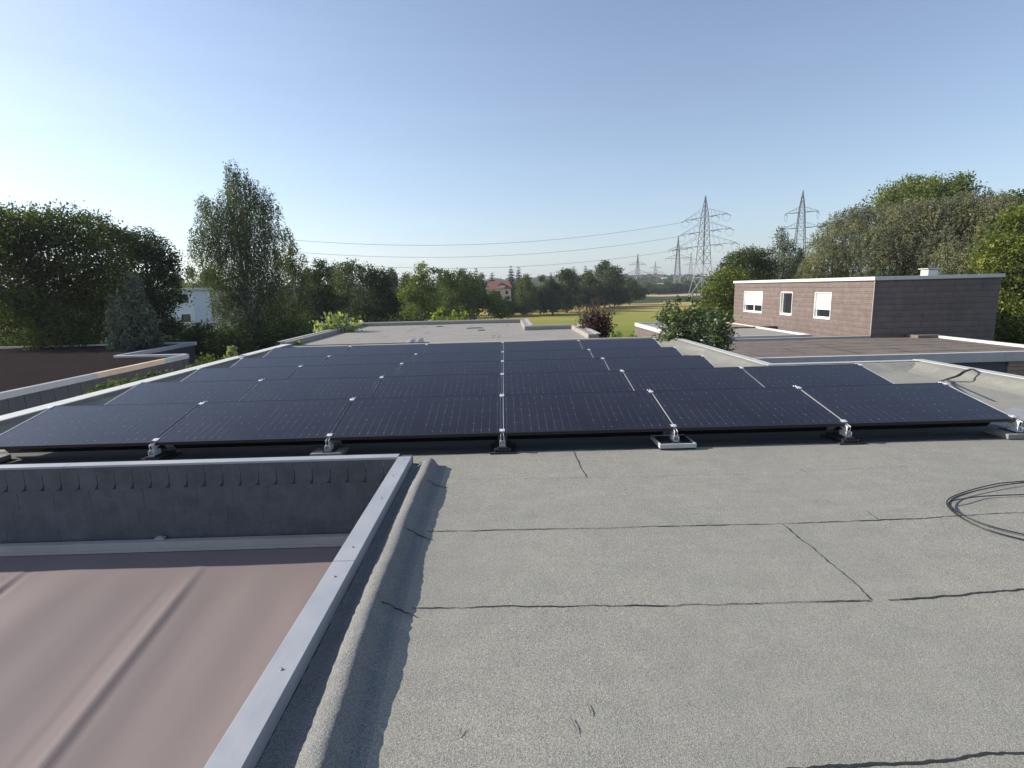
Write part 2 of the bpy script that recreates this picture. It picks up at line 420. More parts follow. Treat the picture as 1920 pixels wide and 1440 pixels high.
roof_sheet(poly, -.003, .25, 'roof_membrane', m_roof, H, amp=.0006)
w = MB(); w.prism([(-.97,-12),(XR-.02,-12),(XR-.02,YN-.02),(XN-.02,YN-.02),(XN-.02,YE-.02),(-6.60,YE-.02),(-6.60,-.46),(-.97,-.46)], -3.3, -.03)
w.build('wall', m_white_wall, H)

rnd = random.Random(7)
def seam(pts, name='seam', z=.0006, wmax=.0082, parent=H, seed=0, gap=.06, jit=.0055, m=m_tar):
    rg = random.Random(seed); mb = MB()
    P = []
    for a, b in zip(pts, pts[1:]):
        a = Vector(a); b = Vector(b); k = max(2, int((b-a).length/.018))
        for i in range(k): P.append(a+(b-a)*(i/k))
    P.append(Vector(pts[-1]))
    dirn = (Vector(pts[-1])-Vector(pts[0])).normalized(); nn = Vector((-dirn.y, dirn.x, 0))
    off = 0; wd = .005; L = []; ph = rg.random()*9
    for i, p in enumerate(P):
        off = off*.86+rg.uniform(-jit, jit)*.7; wd += rg.uniform(-.0032, .0032); wd = min(wmax*1.35, max(wmax*.55, wd))
        ww = wd*(.7+.3*math.sin(i*.037+ph)**2)
        if math.sin(i*.021+ph)+math.sin(i*.057+ph*2) > 1.95-gap*4: ww *= .12
        q = p+nn*(off+.004*math.sin(i*.03)); L.append((q+nn*ww/2, q-nn*ww/2))
    for (a, b), (c, d) in zip(L, L[1:]): mb.face([(b.x,b.y,z),(d.x,d.y,z),(c.x,c.y,z),(a.x,a.y,z)])
    return mb.build(name, m, parent)
def gp(px, py, z=0): p = at(px, py, 2, z); return (p.x, p.y, 0)
seam([gp(800,996), gp(1100,991), gp(1465,981), gp(1700,972), gp(1920,961), (XR-.4, gp(1920,961)[1]+.08, 0)], seed=1)
seam([gp(772,1140), gp(1250,1135), gp(1632,1125)], seed=2)
seam([gp(1665,1125), gp(1790,1117), gp(1920,1105), (XR-.4, gp(1920,1105)[1]+.06, 0)], seed=3, wmax=.011)
seam([gp(1450,1441), gp(1700,1430), gp(1920,1411), (XR-.4, gp(1920,1411)[1]+.05, 0)], seed=4, wmax=.012)
seam([(-.4, gp(1450,1441)[1]-.97, 0), (XR-.4, gp(1450,1441)[1]-.93, 0)], seed=14)
seam([gp(1467,983), gp(1560,1058), gp(1632,1124)], seed=5, gap=.02)
seam([gp(1073,843), gp(1086,870), gp(1099,895)], seed=6, gap=.02)
seam([gp(860,899), gp(1100,896), gp(1400,888), gp(1920,864)], seed=7, wmax=.0028, gap=.35)
seam([gp(1500,879), gp(1535,900)], seed=8, wmax=.003)
seam([gp(1625,958), gp(1648,974)], seed=9, wmax=.005)

m_shade, nt, b = mat('painted_shade_bitumen'); v = pos(nt, 'world', (.5, 14, 1)); n1 = noise(nt, v, 3, 5, .6); g_n = noise(nt, pos(nt), 200, 2)  # streaky dark bitumen, shade under the front panels painted in
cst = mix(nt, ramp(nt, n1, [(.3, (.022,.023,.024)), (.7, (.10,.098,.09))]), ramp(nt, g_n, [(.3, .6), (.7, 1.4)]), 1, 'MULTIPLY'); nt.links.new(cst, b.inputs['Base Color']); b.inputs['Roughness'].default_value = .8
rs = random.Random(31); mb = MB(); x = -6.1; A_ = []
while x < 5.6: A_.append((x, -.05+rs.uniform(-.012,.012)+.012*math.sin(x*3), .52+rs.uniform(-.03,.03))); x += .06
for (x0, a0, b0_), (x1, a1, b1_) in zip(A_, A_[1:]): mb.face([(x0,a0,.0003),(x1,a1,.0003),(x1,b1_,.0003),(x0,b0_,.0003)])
mb.build('shade_strip', m_shade, H)  # dark strip that deepens the shade below the front row

# curb of bitumen beside the courtyard: dip, hump, steep face
HXP = sorted((at(a, b, 2, .10).y, at(a, b, 2, .10).x) for a, b in ((818,846),(797,896),(769,962),(745,1027),(724,1084),(703,1140),(675,1225),(652,1299),(622,1393),(610,1440)))
def hx(y):
    if y < HXP[0][0]: return HXP[0][1]-.024-.01*math.sin((y-HXP[0][0])*2)
    for (a, b), (c, d) in zip(HXP, HXP[1:]):
        if a <= y <= c: return b+(d-b)*(y-a)/(c-a)-.024
    return HXP[-1][1]-.024
mb = MB(); ys = [-.44-.03*i for i in range(190)]; rg = random.Random(3)
prof = 15
for y in ys:
    c = hx(y); hh = .098+.006*math.sin(y*3.7)+.004*math.sin(y*9.1); e = max(0, min(1, (-.44-y)/.05))
    hh *= (.75+.25*e)
    raw = [(-.853,.035),(-.83,.022),(min(-.79,c-.13),.022),(c-.105,.04),(c-.082,hh*.66),(c-.05,hh*.9),(c-.015,hh),(c+.008,hh*.98),(c+.024,hh*.8),(c+.04,hh*.45),(c+.055,hh*.18),(c+.075,hh*.05),(c+.10,.006),(c+.13,.0015),(c+.15,-.012)]
    for x, z in raw:
        mb.v.append((x+rg.uniform(-.003,.003), y, z+(rg.uniform(-.0035,.0035) if z > .01 else 0)))
for i in range(len(ys)-1):
    for k in range(prof-1): mb.f.append((i*prof+k+1, i*prof+k, (i+1)*prof+k, (i+1)*prof+k+1)); mb.m.append(0)
mb.f.append(tuple(range(prof))); mb.m.append(0)
mb.build('bitumen_curb', m_hump, H, smooth=True)
# cracks across the curb
for k, (y, s) in enumerate([(-1.98, 21), (-2.86, 22), (-1.0, 23)]):
    c = hx(y); b_ = MB(); rg2 = random.Random(s); P = []
    for t in range(12):
        x = c-.10+.028*t
        z = .085*max(0, 1-max(0, x-c)/.10)+.006 if x > c-.03 else .035+.045*max(0, min(1, (x-c+.1)/.07))+.004
        P.append(Vector((x, y-.03*math.sin(t*.7)-.02*t/12+rg2.uniform(-.006,.006), z)))
    for p, q in zip(P, P[1:]): b_.bar(p, q, .005, .004)
    b_.build('seam', m_tar, H)

# metal capping beside the courtyard and along its far side
def capping(name, x0, x1, y0, y1, z0, z1, m, joints=(), parent=H, flange=.05):
    mb = MB(); mb.box(x0, x1, y0, y1, z1-.012, z1); return mb.build(name, m, parent, bevel=.002)
C0, C1 = -.98, -.853
for (y0, y1) in ((-2.52,-.50),(-7.5,-2.524),(-12,-7.504)):
    mb = MB(); mb.box(C0, C1, y0, y1, .108, .122); mb.box(C1-.004, C1, y0, y1, .04, .1075); mb.box(C0, C0+.004, y0, y1, .03, .1075)
    o = mb.build('parapet_cap', m_alu, H, bevel=.0015)
    for y in [-.6,-1.05,-1.55,-2.35,-2.7,-3.45,-4.3,-5.2]:
        if y0 < y < y1:
            s = MB(); x = -.917+.006*math.sin(y*7)
            s.tube([(x,y,.1225),(x,y,.1265)], .0075, 10); s.tube([(x,y,.1266),(x,y,.1292)], .0045, 6); s.build('screw', m_screw, o)
for (x0, x1) in ((-4.1,-.985),(-8.0,-4.104)):
    mb = MB(); mb.box(x0, x1, -.505, -.40, .108, .120); mb.box(x0, x1, -.509, -.505, .025, .119)
    mb.build('parapet_cap', m_alu, H, bevel=.0015)
w = MB(); w.box(-7.0, -.99, -.498, -.46, -3.25, -.02); w.box(-7.0,-.86,-.455,-.405,-.05,.1070); w.box(-.973, -.859, -12, -.505, -.05, .1070); w.build('parapet_core', m_slate_blue, H)

# slate hanging under the far capping, one shape per slate, rows overlapping
def slate_shape(mb, x, ztop, wd, hgt, y, t=.006, rr=.085):
    P = [(x, ztop), (x, ztop-hgt+.012)]
    for k in range(7):
        a = math.pi+ k/6*math.pi/2
        P.append((x+.02+.0, ztop-hgt)) if k == 0 else None
    P = [(x, ztop), (x, ztop-hgt), (x+wd-rr, ztop-hgt)]
    for k in range(1, 7):
        a = -math.pi/2+k/6*math.pi/2; P.append((x+wd-rr+rr*math.cos(a), ztop-hgt+rr+rr*math.sin(a)))
    P.append((x+wd, ztop))
    n = len(mb.v); k = len(P)
    mb.v += [(p[0], y, p[1]) for p in P]+[(p[0], y+t, p[1]) for p in P]
    mb.f.append(tuple(n+i for i in range(k))); mb.m.append(0)
    for i in range(k):
        j = (i+1)%k; mb.f.append((n+j, n+i, n+k+i, n+k+j)); mb.m.append(0)
mb = MB(); rg = random.Random(5)
for row, (zt, hg) in enumerate([(.10,.225),(-.115,.2),(-.29,.2),(-.46,.18)]):
    wd = .168; x = -7.0+(.07 if row%2 else 0)
    while x < -1.02:
        w_ = min(wd, -.995-x)
        if w_ > .06: slate_shape(mb, x, zt, w_-(.004 if row == 0 else .0012), hg+rg.uniform(-.003,.003), -.503-.004*(4-row)*0-(.006 if row == 0 else .0008*(3-row))+rg.uniform(-.0012,.0012)-.004, .005, .085 if row == 0 else .03)
        x += wd
mb.build('slate_cladding', m_slate, H)
mb = MB(); mb.box(-.99,-.984,-12,-.512,-3.2,.028); mb.build('slate_cladding', m_slate, H)

# ------------------------------------------------------------------ awning in the courtyard
A = empty('terrace_awning', (-3, -.6, -.7), 'taut mauve fabric awning stretched over the sunken courtyard below the slate wall', 'awning')
mb = MB(); mb.box(-7.0,-1.0,-.60,-.525,-.70,-.62); mb.box(-7.0,-1.0,-.615,-.601,-.712,-.69); mb.build('rail', m_alu_old, A, bevel=.004)
mb = MB(); mb.box(-3.32,-3.24,-.56,-.515,-.618,-.595); mb.box(-3.30,-3.26,-.55,-.53,-.594,-.585); mb.build('bracket', m_alu, A)
nx, ny = 240, 110
f0 = at(385, 1052, 2, -.74); f1 = at(135, 1400, 2, -1.0); g0 = at(60, 1062, 2, -.74)
sl = (f1.x-f0.x)/(f1.y-f0.y)
def fab(x, y):
    z = -.712-.085*(-.6-y)
    u = x-(f0.x+sl*(y-f0.y)); k = min(1, max(0, (-.75-y)/.6))
    z += k*(.009*math.exp(-(u/.05)**2)-.005*math.exp(-((u+.10)/.07)**2)-.006*math.exp(-((u-.10)/.07)**2)+.003*math.sin(u*55)*math.exp(-(u/.12)**2))
    u2 = x-(g0.x+sl*.8*(y-g0.y)); z += k*(.014*math.exp(-(u2/.03)**2)-.016*math.exp(-((u2-.05)/.04)**2))
    z += k*(.0065*math.sin((x-sl*y)*6.2)+.0045*math.sin((x-sl*1.1*y)*11+1)+.009*math.sin((x-sl*y)*2.6-1))
    return z
mb = MB()
for j in range(ny):
    y = -.61-5.2*(j/(ny-1))**1.2
    for i in range(nx):
        x = -7.0+6.0*(i/(nx-1)); mb.v.append((x, y, fab(x, y)))
for j in range(ny-1):
    for i in range(nx-1): mb.f.append((j*nx+i+1, j*nx+i, (j+1)*nx+i, (j+1)*nx+i+1)); mb.m.append(0)
o = mb.build('fabric', m_fabric, A, smooth=True); sm = o.modifiers.new('thick', 'SOLIDIFY'); sm.thickness = .0015
mb = MB(); mb.box(-7.0,-1.0,-5.88,-5.80,-1.21,-1.13); mb.build('front_bar', m_alu_old, A, bevel=.004)

# ------------------------------------------------------------------ parapets of our roof
for (ya_, yb_) in ((-.40,3.6),(3.604,7.6),(7.604,YE)):
    mb = MB(); mb.box(-6.66,-6.39,ya_,yb_,.142,.157); mb.box(-6.66,-6.655,ya_,yb_,-.05,.1415); mb.build('parapet_cap', m_white_cap, H, bevel=.003)
up_ = MB(); up_.box(-6.64,-6.42,-.39,YE,-.03,.1415); up_.build('parapet_upstand', m_roof_moss, H)
def wedge(x_out, x_in, y0, y1, zh, m, name='parapet_upstand', axis='y', n=60, seed=0, parent=H, z0=-.004):
    rg = random.Random(seed); mb = MB(); s = 1 if x_in > x_out else -1; W_ = abs(x_in-x_out)
    prof = [(0, zh), (.22, zh*.97), (.34, zh*.8), (.55, zh*.42), (.78, zh*.14), (1.0, z0)]
    k = len(prof)
    for i in range(n+1):
        t = y0+(y1-y0)*i/n; jj = .02*math.sin(t*2.3+seed)+.012*math.sin(t*6.1)
        for a, z in prof:
            p = x_out+s*W_*a+(jj if a > .3 else 0); zz = z+(rg.uniform(-.004,.004) if 0 < a < 1 else 0)
            mb.v.append((p, t, zz) if axis == 'y' else (t, p, zz))
    for i in range(n):
        for q in range(k-1): mb.f.append((i*k+q, i*k+q+1, (i+1)*k+q+1, (i+1)*k+q)); mb.m.append(0)
    return mb.build(name, m, parent, smooth=True)
wedge(-6.42, -6.28, -.39, YE, .09, m_roof_moss, seed=1)
wedge(XN-.02, XN-.62, YN-.3, YE-.1, .10, m_roof_moss, seed=2)
wedge(XR-.03, XR-.62, -12, YN-.1, .12, m_roof_moss, seed=3, n=120)
wedge(YN-.02, YN-.55, XN-.4, XR-.1, .11, m_roof_moss, axis='x', seed=4)
wedge(YE-.02, YE-.35, -6.38, XN-.1, .07, m_roof_moss, axis='x', seed=5)
def cap_run(x0, x1, y0, y1, z, m=m_alu_old, parent=H):
    mb = MB(); mb.box(x0, x1, y0, y1, z, z+.014); return mb.build('parapet_cap', m, parent, bevel=.003)
cap_run(XN-.06, XN+.12, YN+.13, YE+.12, .102, m_light_cap)
cap_run(XR-.06, XR+.12, -12, YN+.12, .122, m_light_cap)
cap_run(XN-.06, XR-.062, YN-.04, YN+.12, .112, m_light_cap)
cap_run(1.2, XN-.062, YE-.03, YE+.12, .075, m_light_cap)
cap_run(-6.38, 1.198, YE-.03, YE+.12, .06, m_alu_old)
# a thin sheet of metal lies near the right parapet
pp = [gp(1884,770), gp(1905,764), gp(1960,762), gp(1975,785), gp(1925,792), gp(1900,784)]
mb = MB(); mb.prism([(p[0], p[1]) for p in pp][::-1], .004, .007)
m_sheet = plain('pale_sheet_metal', (.27,.275,.28), .7, .0, var=.3, scale=8, bmp=.3)
o = mb.build('metal_sheet', m_sheet); tag(o, 'thin pale sheet lying on the roof beside the right end of the front row', 'sheet')

# ------------------------------------------------------------------ solar panels
PW, PD, PT, TILT, PITCH_Y, GW = 1.755, 1.038, .032, R(11.72), 1.6186, 1.79
ct, st_ = math.cos(TILT), math.sin(TILT)
pm = MB(); hw, hd = PW/2, PD/2; e = .011        # local: x along the row, y up the slope, z normal, origin at the middle of the low edge
for b in ((-hw,hw,0,e),(-hw,hw,PD-e,PD),(-hw,-hw+e,e,PD-e),(hw-e,hw,e,PD-e)): pm.box(b[0],b[1],b[2],b[3],-PT,.0015)
frame_me = pm.mesh('frame', m_blackframe)
pm = MB(); pm.box(-hw+e,hw-e,e,PD-e,-.004,0); glass_me = pm.mesh('glass', m_cells)
# shift the cell grid so that rows of cells start at the low edge
pm = MB(); pm.hexa([(-hw+.03,.26,-.21),(hw-.03,.26,-.21),(hw-.03,.264,-.21),(-hw+.03,.264,-.21)], [(-hw+.03,.16,-.034),(hw-.03,.16,-.034),(hw-.03,.164,-.034),(-hw+.03,.164,-.034)]); blocker_me = pm.mesh('light_blocker', m_blackframe)  # added black plate that blocks sky light under the front row
rows = [(1,-3,3),(2,-3,3),(3,-3,2),(4,-3,2),(5,-3,2)]
DZ = {1:0, 2:.008, 3:-.010, 4:-.030, 5:.008}
ROWN = {1:'front', 2:'second', 3:'middle', 4:'fourth', 5:'rearmost'}
ORD = ['first', 'second', 'third', 'fourth', 'fifth', 'sixth', 'seventh']
rot = (TILT, 0, 0)
def row_org(r, x): return Vector((x, (r-1)*PITCH_Y, PANEL_Z+DZ[r]))
first = None
for r, j0, j1 in rows:
    for q, j in enumerate(range(j0, j1)):
        n_ = j1-j0
        place = ('at its left end' if q == 0 else 'at its right end' if q == n_-1 else ORD[q]+' from its left end')
        lab = f'black solar panel in the {ROWN[r]} row, {place}'
        p = empty('solar_panel', row_org(r, (j+.5)*GW), lab, 'solar panel', 'black solar panels in five tilted rows')
        p.rotation_euler = (TILT+rnd.uniform(-.0015,.0015), rnd.uniform(-.0012,.0012), 0)
        for nm, me_ in (('frame', frame_me), ('glass', glass_me)) + ((('light_blocker', blocker_me),) if r == 1 else ()):
            c = bpy.data.objects.new(nm, me_); col.objects.link(c); c.parent = p
# mounting rails in the gaps: two lips of a channel, clamps, foot and rear post
g_ = (GW-PW)/2
rm = MB(); rm.box(-g_+.0015,-g_+.006,-.05,PD+.06,-.06,-.008); rm.box(g_-.006,g_-.0015,-.05,PD+.06,-.06,-.008); rm.box(-g_-.006,g_+.006,-.05,PD+.06,-.066,-.0601); rm.box(-g_+.0062,g_-.0062,-.045,PD+.055,-.06,-.022,1)
rail_me = rm.mesh('channel', [m_silver, m_blackframe])
def clamp_mesh():
    c = MB(); c.box(-g_-.009, g_+.009, -.027, .027, .0022, .0065); c.box(-g_+.007, g_-.007, -.02, .02, -.05, .0021)
    c.tube([(0,0,.0066),(0,0,.0125)], .0065, 6); return c.mesh('clamp', m_silver)
clamp_me = clamp_mesh()
def foot_mesh(h):                                # in world axes: short channel open towards the front with a pivot lug
    c = MB(); z0 = h
    c.box(-.036,.036,-.05,.07,z0,z0+.005)
    for s in (-1, 1):
        a, b = (s*.036, s*.031) if s < 0 else (.031, .036)
        c.box(a, b, -.05,.07,z0+.0052,z0+.05)
        c.box(min(a, b+s*-.012) if s < 0 else .021, max(-.021, a) if s < 0 else .0308, -.05,.07,z0+.046,z0+.0505)
    c.box(-.013,-.008,-.03,.05,z0+.0052,PANEL_Z-.05); c.box(.008,.013,-.03,.05,z0+.0052,PANEL_Z-.05)
    c.tube([(-.037,.015,z0+.03),(.037,.015,z0+.03)], .005, 8); c.v = [(q[0]*.82, q[1], q[2]) for q in c.v]
    return c.mesh('foot', m_silver, (0,0,PANEL_Z), False)
foot_me = foot_mesh(.062)
pz = PD*st_
po = MB(); po.box(-.02,.02,PD*ct-.03,PD*ct+.0,.012,PANEL_Z+pz-.075); po.box(-.04,.04,PD*ct-.06,PD*ct+.04,.0,.0115)
post_me = po.mesh('rear_post', m_blackframe, (0,0,PANEL_Z))
for r, j0, j1 in rows:
    for q, j in enumerate(range(j0, j1+1)):
        n_ = j1-j0
        where = ('beside the left end panel' if q == 0 else 'beside the right end panel' if q == n_ else f'between its {ORD[q-1]} and {ORD[q]} panels from the left')
        p = empty('mounting_rail', row_org(r, j*GW), f'silver mounting rail in the {ROWN[r]} row {where}', 'mounting rail', 'mounting rails between the solar panels')
        c = bpy.data.objects.new('channel', rail_me); col.objects.link(c); c.parent = p; c.rotation_euler = rot
        for s in (.055, .955):
            k = bpy.data.objects.new('clamp', clamp_me); col.objects.link(k); k.parent = p; k.rotation_euler = rot
            k.location = (0, s*PD*ct, s*PD*st_)
        k = bpy.data.objects.new('foot', foot_me); col.objects.link(k); k.parent = p; k.scale = (1,1,1)
        k = bpy.data.objects.new('rear_post', post_me); col.objects.link(k); k.parent = p
# ballast under the feet of the front row
def slab(j, kind, lab):
    x = j*GW
    if kind == 'slab':
        p = empty('ballast_slab', (x, 0, 0), lab, 'ballast slab', 'ballast under the front feet')
        b = MB(); b.prism([(x-.165,-.10),(x+.15,-.09),(x+.15,.205),(x-.155,.20)], 0, .052); b.build('concrete', m_concrete, p, bevel=.006)
        b = MB(); b.box(x-.05,x+.07,-.07,.15,.0535,.0605); b.build('rubber_pad', m_rubber, p, bevel=.002)
    elif kind == 'tray':
        p = empty('ballast_tray', (x, 0, 0), lab, 'ballast tray', 'ballast under the front feet')
        b = MB(); x0, x1, y0, y1 = x-.19, x+.185, -.13, .24
        b.box(x0,x1,y0,y0+.02,.014,.06); b.box(x0,x1,y1-.02,y1,.014,.06); b.box(x0,x0+.02,y0+.02,y1-.02,.014,.06); b.box(x1-.02,x1,y0+.02,y1-.02,.014,.06); b.box(x0+.02,x1-.02,y0+.02,y1-.02,.014,.03)
        b.build('concrete', m_concrete_pale, p, bevel=.004)
        b = MB(); b.box(x0+.022,x1-.022,y0+.022,y1-.022,.031,.052); b.box(x-.05,x+.05,-.09,.16,.053,.0605); b.box(x0+.005,x1-.005,y0+.005,y1-.005,.0,.013); b.build('rubber_pad', m_rubber, p, bevel=.002)
    else:
        p = empty('rubber_mat', (x, 0, 0), lab, 'rubber mat', 'ballast under the front feet')
        b = MB(); b.box(x-.13,x+.14,-.12,.25,0,.014); b.build('base', m_rubber, p, bevel=.003)
        b = MB(); b.box(x-.085,x+.09,-.09,.22,.0145,.045); b.box(x-.05,x+.05,-.085,.16,.0455,.0605)
        for t in range(5): b.box(x-.08+t*.035,x-.062+t*.035,-.1,-.09,.0145,.04)
        b.build('block', m_rubber, p, bevel=.003)
slab(-3, 'slab', 'grey concrete ballast slab under the leftmost foot of the front row')
slab(-2, 'mat', 'black rubber mat under the second silver foot from the left, above the slate wall')
slab(-1, 'slab', 'grey concrete ballast slab under the third foot from the left, by the metal capping')
slab(0, 'mat', 'black rubber mat under the middle foot of the front row')
slab(1, 'tray', 'pale concrete ballast tray with black inside right of the middle foot')
slab(2, 'mat', 'black rubber mat under the second foot from the right of the front row')
slab(3, 'slab', 'grey concrete ballast slab under the rightmost foot of the front row')

# ------------------------------------------------------------------ cables and twigs
def spline(P, n=14):
    out = []
    P = [Vector(p) for p in P]
    for i in range(len(P)-1):
        p0, p1, p2, p3 = P[max(i-1,0)], P[i], P[i+1], P[min(i+2, len(P)-1)]
        for k in range(n):
            t = k/n; out.append(.5*((2*p1)+(-p0+p2)*t+(2*p0-5*p1+4*p2-p3)*t*t+(-p0+3*p1-3*p2+p3)*t**3))
    out.append(P[-1]); return out
def rg_pt(px, py, z): p = at(px, py, 2, z); return (p.x, p.y, z)
mb = MB()
mb.tube(spline([rg_pt(1990,893,.012), rg_pt(1920,902,.010), rg_pt(1870,907,.012), rg_pt(1810,922,.009), rg_pt(1776,939,.010), rg_pt(1790,962,.010), rg_pt(1840,989,.012), rg_pt(1920,1012,.010), rg_pt(2010,1030,.01)]), .0045, 8)
mb.tube(spline([rg_pt(1990,897,.014), rg_pt(1915,905,.02), rg_pt(1868,912,.022), rg_pt(1805,927,.02), rg_pt(1781,941,.022), rg_pt(1797,961,.02), rg_pt(1850,984,.018), rg_pt(1925,1003,.014), rg_pt(2010,1018,.012)]), .0045, 8)
mb.tube(spline([rg_pt(2010,925,.012), rg_pt(1930,927,.012), rg_pt(1850,930,.014), rg_pt(1800,936,.030), rg_pt(1778,943,.026), rg_pt(1786,955,.024)]), .0045, 8)
o = mb.build('cable_coil', m_cable, smooth=True); tag(o, 'loose coil of black cable lying on the grey roof at the right edge', 'cable')
mb = MB()
c0 = rg_pt(1762,716,.06); c1 = rg_pt(1790,707,.10); c2 = rg_pt(1808,700,.17); c3 = rg_pt(1816,695,.20); c4 = rg_pt(1824,694,.15)
pA = Vector((XR-.75, .9, .02))
def cb(dx, dz): return spline([(at(1758,717,0,5.9)+Vector((dx*1,0,0))), rg_pt(1772+dx*20,712,.05+dz), rg_pt(1795+dx*20,704,.125+dz), rg_pt(1806+dx*18,697,.16+dz), rg_pt(1820+dx*12,692.5,.18+dz), rg_pt(1828,694,.12), rg_pt(1829,697,.0)])
mb.tube(cb(0,0), .013, 8); mb.tube(cb(.22,-.004), .011, 8)
o = mb.build('cable_bundle', m_cable, smooth=True); tag(o, 'thick black cables running over the right parapet behind the panels', 'cable')
for i, (a, b, l) in enumerate([((1100,1318),(1108,1340),'short dry twig on the roof, the upper of two in front of the camera'), ((1070,1345),(1082,1373),'short dry twig on the roof, the lower of two in front of the camera'), ((866,1365),(858,1380),'tiny dark twig on the roof beside the shadow of the curb')]):
    pa, pb = Vector(rg_pt(*a, .006)), Vector(rg_pt(*b, .004)); md = (pa+pb)/2+Vector((.002,.0,.001))
    mb = MB(); mb.tube(spline([pa, md, pb], 6), .0013, 6); mb.tube([md, md+(pb-pa)*.25+Vector((.003,.001,.001))], .0008, 5)
    tag(mb.build('twig', m_wood), l, 'twig', 'dry twigs on the roof')

# ------------------------------------------------------------------ neighbouring flat roofs
def flat_house(name, lab, x0, x1, y0, y1, z, groups=None):
    return empty(name, ((x0+x1)/2, (y0+y1)/2, -3.2), lab, 'house', groups)
# roof straight ahead, with a notch at its far right corner
zf = .03
FH = flat_house('flat_roof_house', 'low flat roof house straight ahead behind the last panel row, with buff bitumen roof', -6.9, 3.1, 11.6, 21, zf)
fx0, fxn, fx1, fy0, fyn, fy1 = -6.95, 1.12, 3.0, YE+.45, 16.3, 21.2
roof_sheet([(fx0,fy0),(fx1,fy0),(fx1,fyn),(fxn,fyn),(fxn,fy1),(fx0,fy1)], zf, .5, 'roof_membrane', m_roof_far, FH, amp=.004, seed=4)
mb = MB(); mb.prism([(fx0+.02,fy0+.02),(fx1-.02,fy0+.02),(fx1-.02,fyn-.02),(fxn-.02,fyn-.02),(fxn-.02,fy1-.02),(fx0+.02,fy1-.02)], -3.5, zf-.03); mb.build('wall', m_white_wall, FH)
def up(x0,x1,y0,y1,z0,z1,m,par,nm='parapet_upstand',bev=.02): b=MB(); b.box(x0,x1,y0,y1,z0,z1); return b.build(nm,m,par,bevel=bev)
zu = zf+.15
for (a,b,c,d) in ((fx0,fx0+.28,fy0+.05,fy1),(fx0+.281,fxn,fy1-.32,fy1),(fxn-.3,fxn+.001,fyn+.001,fy1-.321),(fxn-.3,fx1,fyn-.3,fyn),(fx1-.34,fx1,fy0+.05,fyn-.301)):
    up(a,b,c,d,zf-.02,zu,m_roof_far,FH)
for (a,b,c,d) in ((fx0-.06,fx0+.08,fy0+.03,fy1+.06),(fx0+.081,fxn+.06,fy1-.10,fy1+.06),(fxn-.08,fxn+.06,fyn+.061,fy1-.101),(fxn-.02,fx1+.06,fyn-.09,fyn+.06),(fx1-.09,fx1+.06,fy0+.03,fyn-.091)):
    up(a,b,c,d,zu+.002,zu+.02,m_alu_old,FH,'parapet_cap',.003)
# dark edge step towards us on the left half
up(fx0,-2.3,fy0-.12,fy0-.002,-.08,zf+.045,m_slate_blue,FH,'edge_strip',.004)
for i, y in enumerate([12.9,14.0,15.1,16.2,17.3,18.4,19.5]):
    seam([(-6.5,y,0),(.9 if y > 16 else 2.5,y-.05,0)], z=zf+.014, parent=FH, seed=40+i, wmax=.02, gap=.3, m=m_tar)
rg = random.Random(9)
for i in range(9):
    x = rg.uniform(-6,.5); y = 12.9+1.1*rg.randint(0,5); seam([(x,y,0),(x+.05,y+1.1,0)], z=zf+.014, parent=FH, seed=60+i, wmax=.025, gap=.1)
for (px, py, dx) in ((890,614,.35),(903,618,.14),(825,611,.15)):
    mb = MB(); p = at(px, py, 2, zf+.03); mb.prism([(p.x-dx,p.y-.12),(p.x+dx,p.y-.08),(p.x+dx*.7,p.y+.12),(p.x-dx*.8,p.y+.1)], zf+.006, zf+.02); mb.build('bitumen_patch', m_tar, FH)
# folded offcuts of bright flashing lying where the two roofs meet
for (px, l) in ((772,'left crumpled piece of white flashing lying behind the last panel row'),(786,'right crumpled piece of white flashing lying behind the last panel row')):
    p = at(px, 644, 1, YE+.2); z = .09
    mb = MB(); mb.hexa([(p.x-.16,YE+.14,z),(p.x-.02,YE+.14,z),(p.x+.12,YE+.42,z),(p.x-.02,YE+.42,z)],[(p.x-.13,YE+.16,z+.04),(p.x-.0,YE+.15,z+.10),(p.x+.10,YE+.40,z+.13),(p.x,YE+.42,z+.05)])
    tag(mb.build('flashing_offcut', m_white_cap, bevel=.004), l, 'metal flashing', 'crumpled flashing pieces behind the panels')

m_slate_navy = slate_mat('navy_slate', (.038,.040,.056))
# neighbour on the left: dark roof, pale capping, slate fascia, white wall
zl = -.42
LH = flat_house('flat_roof_house', 'flat roof house on the left with dark gravelled roof and slate fascia', -22, -11, -2, 17, zl)
l1 = at(345,665,2,zl); l2 = at(232,667,2,zl); l3 = at(368,642,2,zl); l4 = at(0,657,2,zl); lx = at(0,743,2,zl).x
lx1 = (l1.x+lx)/2-.05; lx2 = l3.x-.1; ly1, ly2 = l1.y, l3.y
roof_sheet([(-24,-9),(lx1,-9),(lx1,ly1),(lx2,ly1),(lx2,ly2),(-24,ly2)], zl-.05, .6, 'roof_membrane', m_roof_dark, LH, amp=.008, seed=6)
def capL(x0,x1,y0,y1,m,zt=zl): up(x0,x1,y0,y1,zt-.13,zt+.02,m,LH,'parapet_cap',.006)
ya, yb = at(180,700,0,lx1).y, at(308,674,0,lx1).y
capL(lx1-.14,lx1+.03,-9,ya,m_alu); capL(lx1-.14,lx1+.03,ya+.003,yb,m_reflection_cap); capL(lx1-.14,lx1+.03,yb+.003,ly1,m_alu)
capL(lx2+.001,lx1-.142,ly1-.02,ly1+.15,m_white_cap); capL(lx2-.14,lx2+.03,ly1+.152,ly2,m_alu); capL(-24,lx2+.03,ly2+.002,ly2+.16,m_white_cap)
def vslates(mb, x, y0, y1, z0, z1, wd=.22):
    y = y0; k = 0
    while y < y1-.05:
        e = min(y+wd, y1); mb.box(x, x+.012+.004*(k%2), y+.003, e-.003, z0, z1); y = e; k += 1
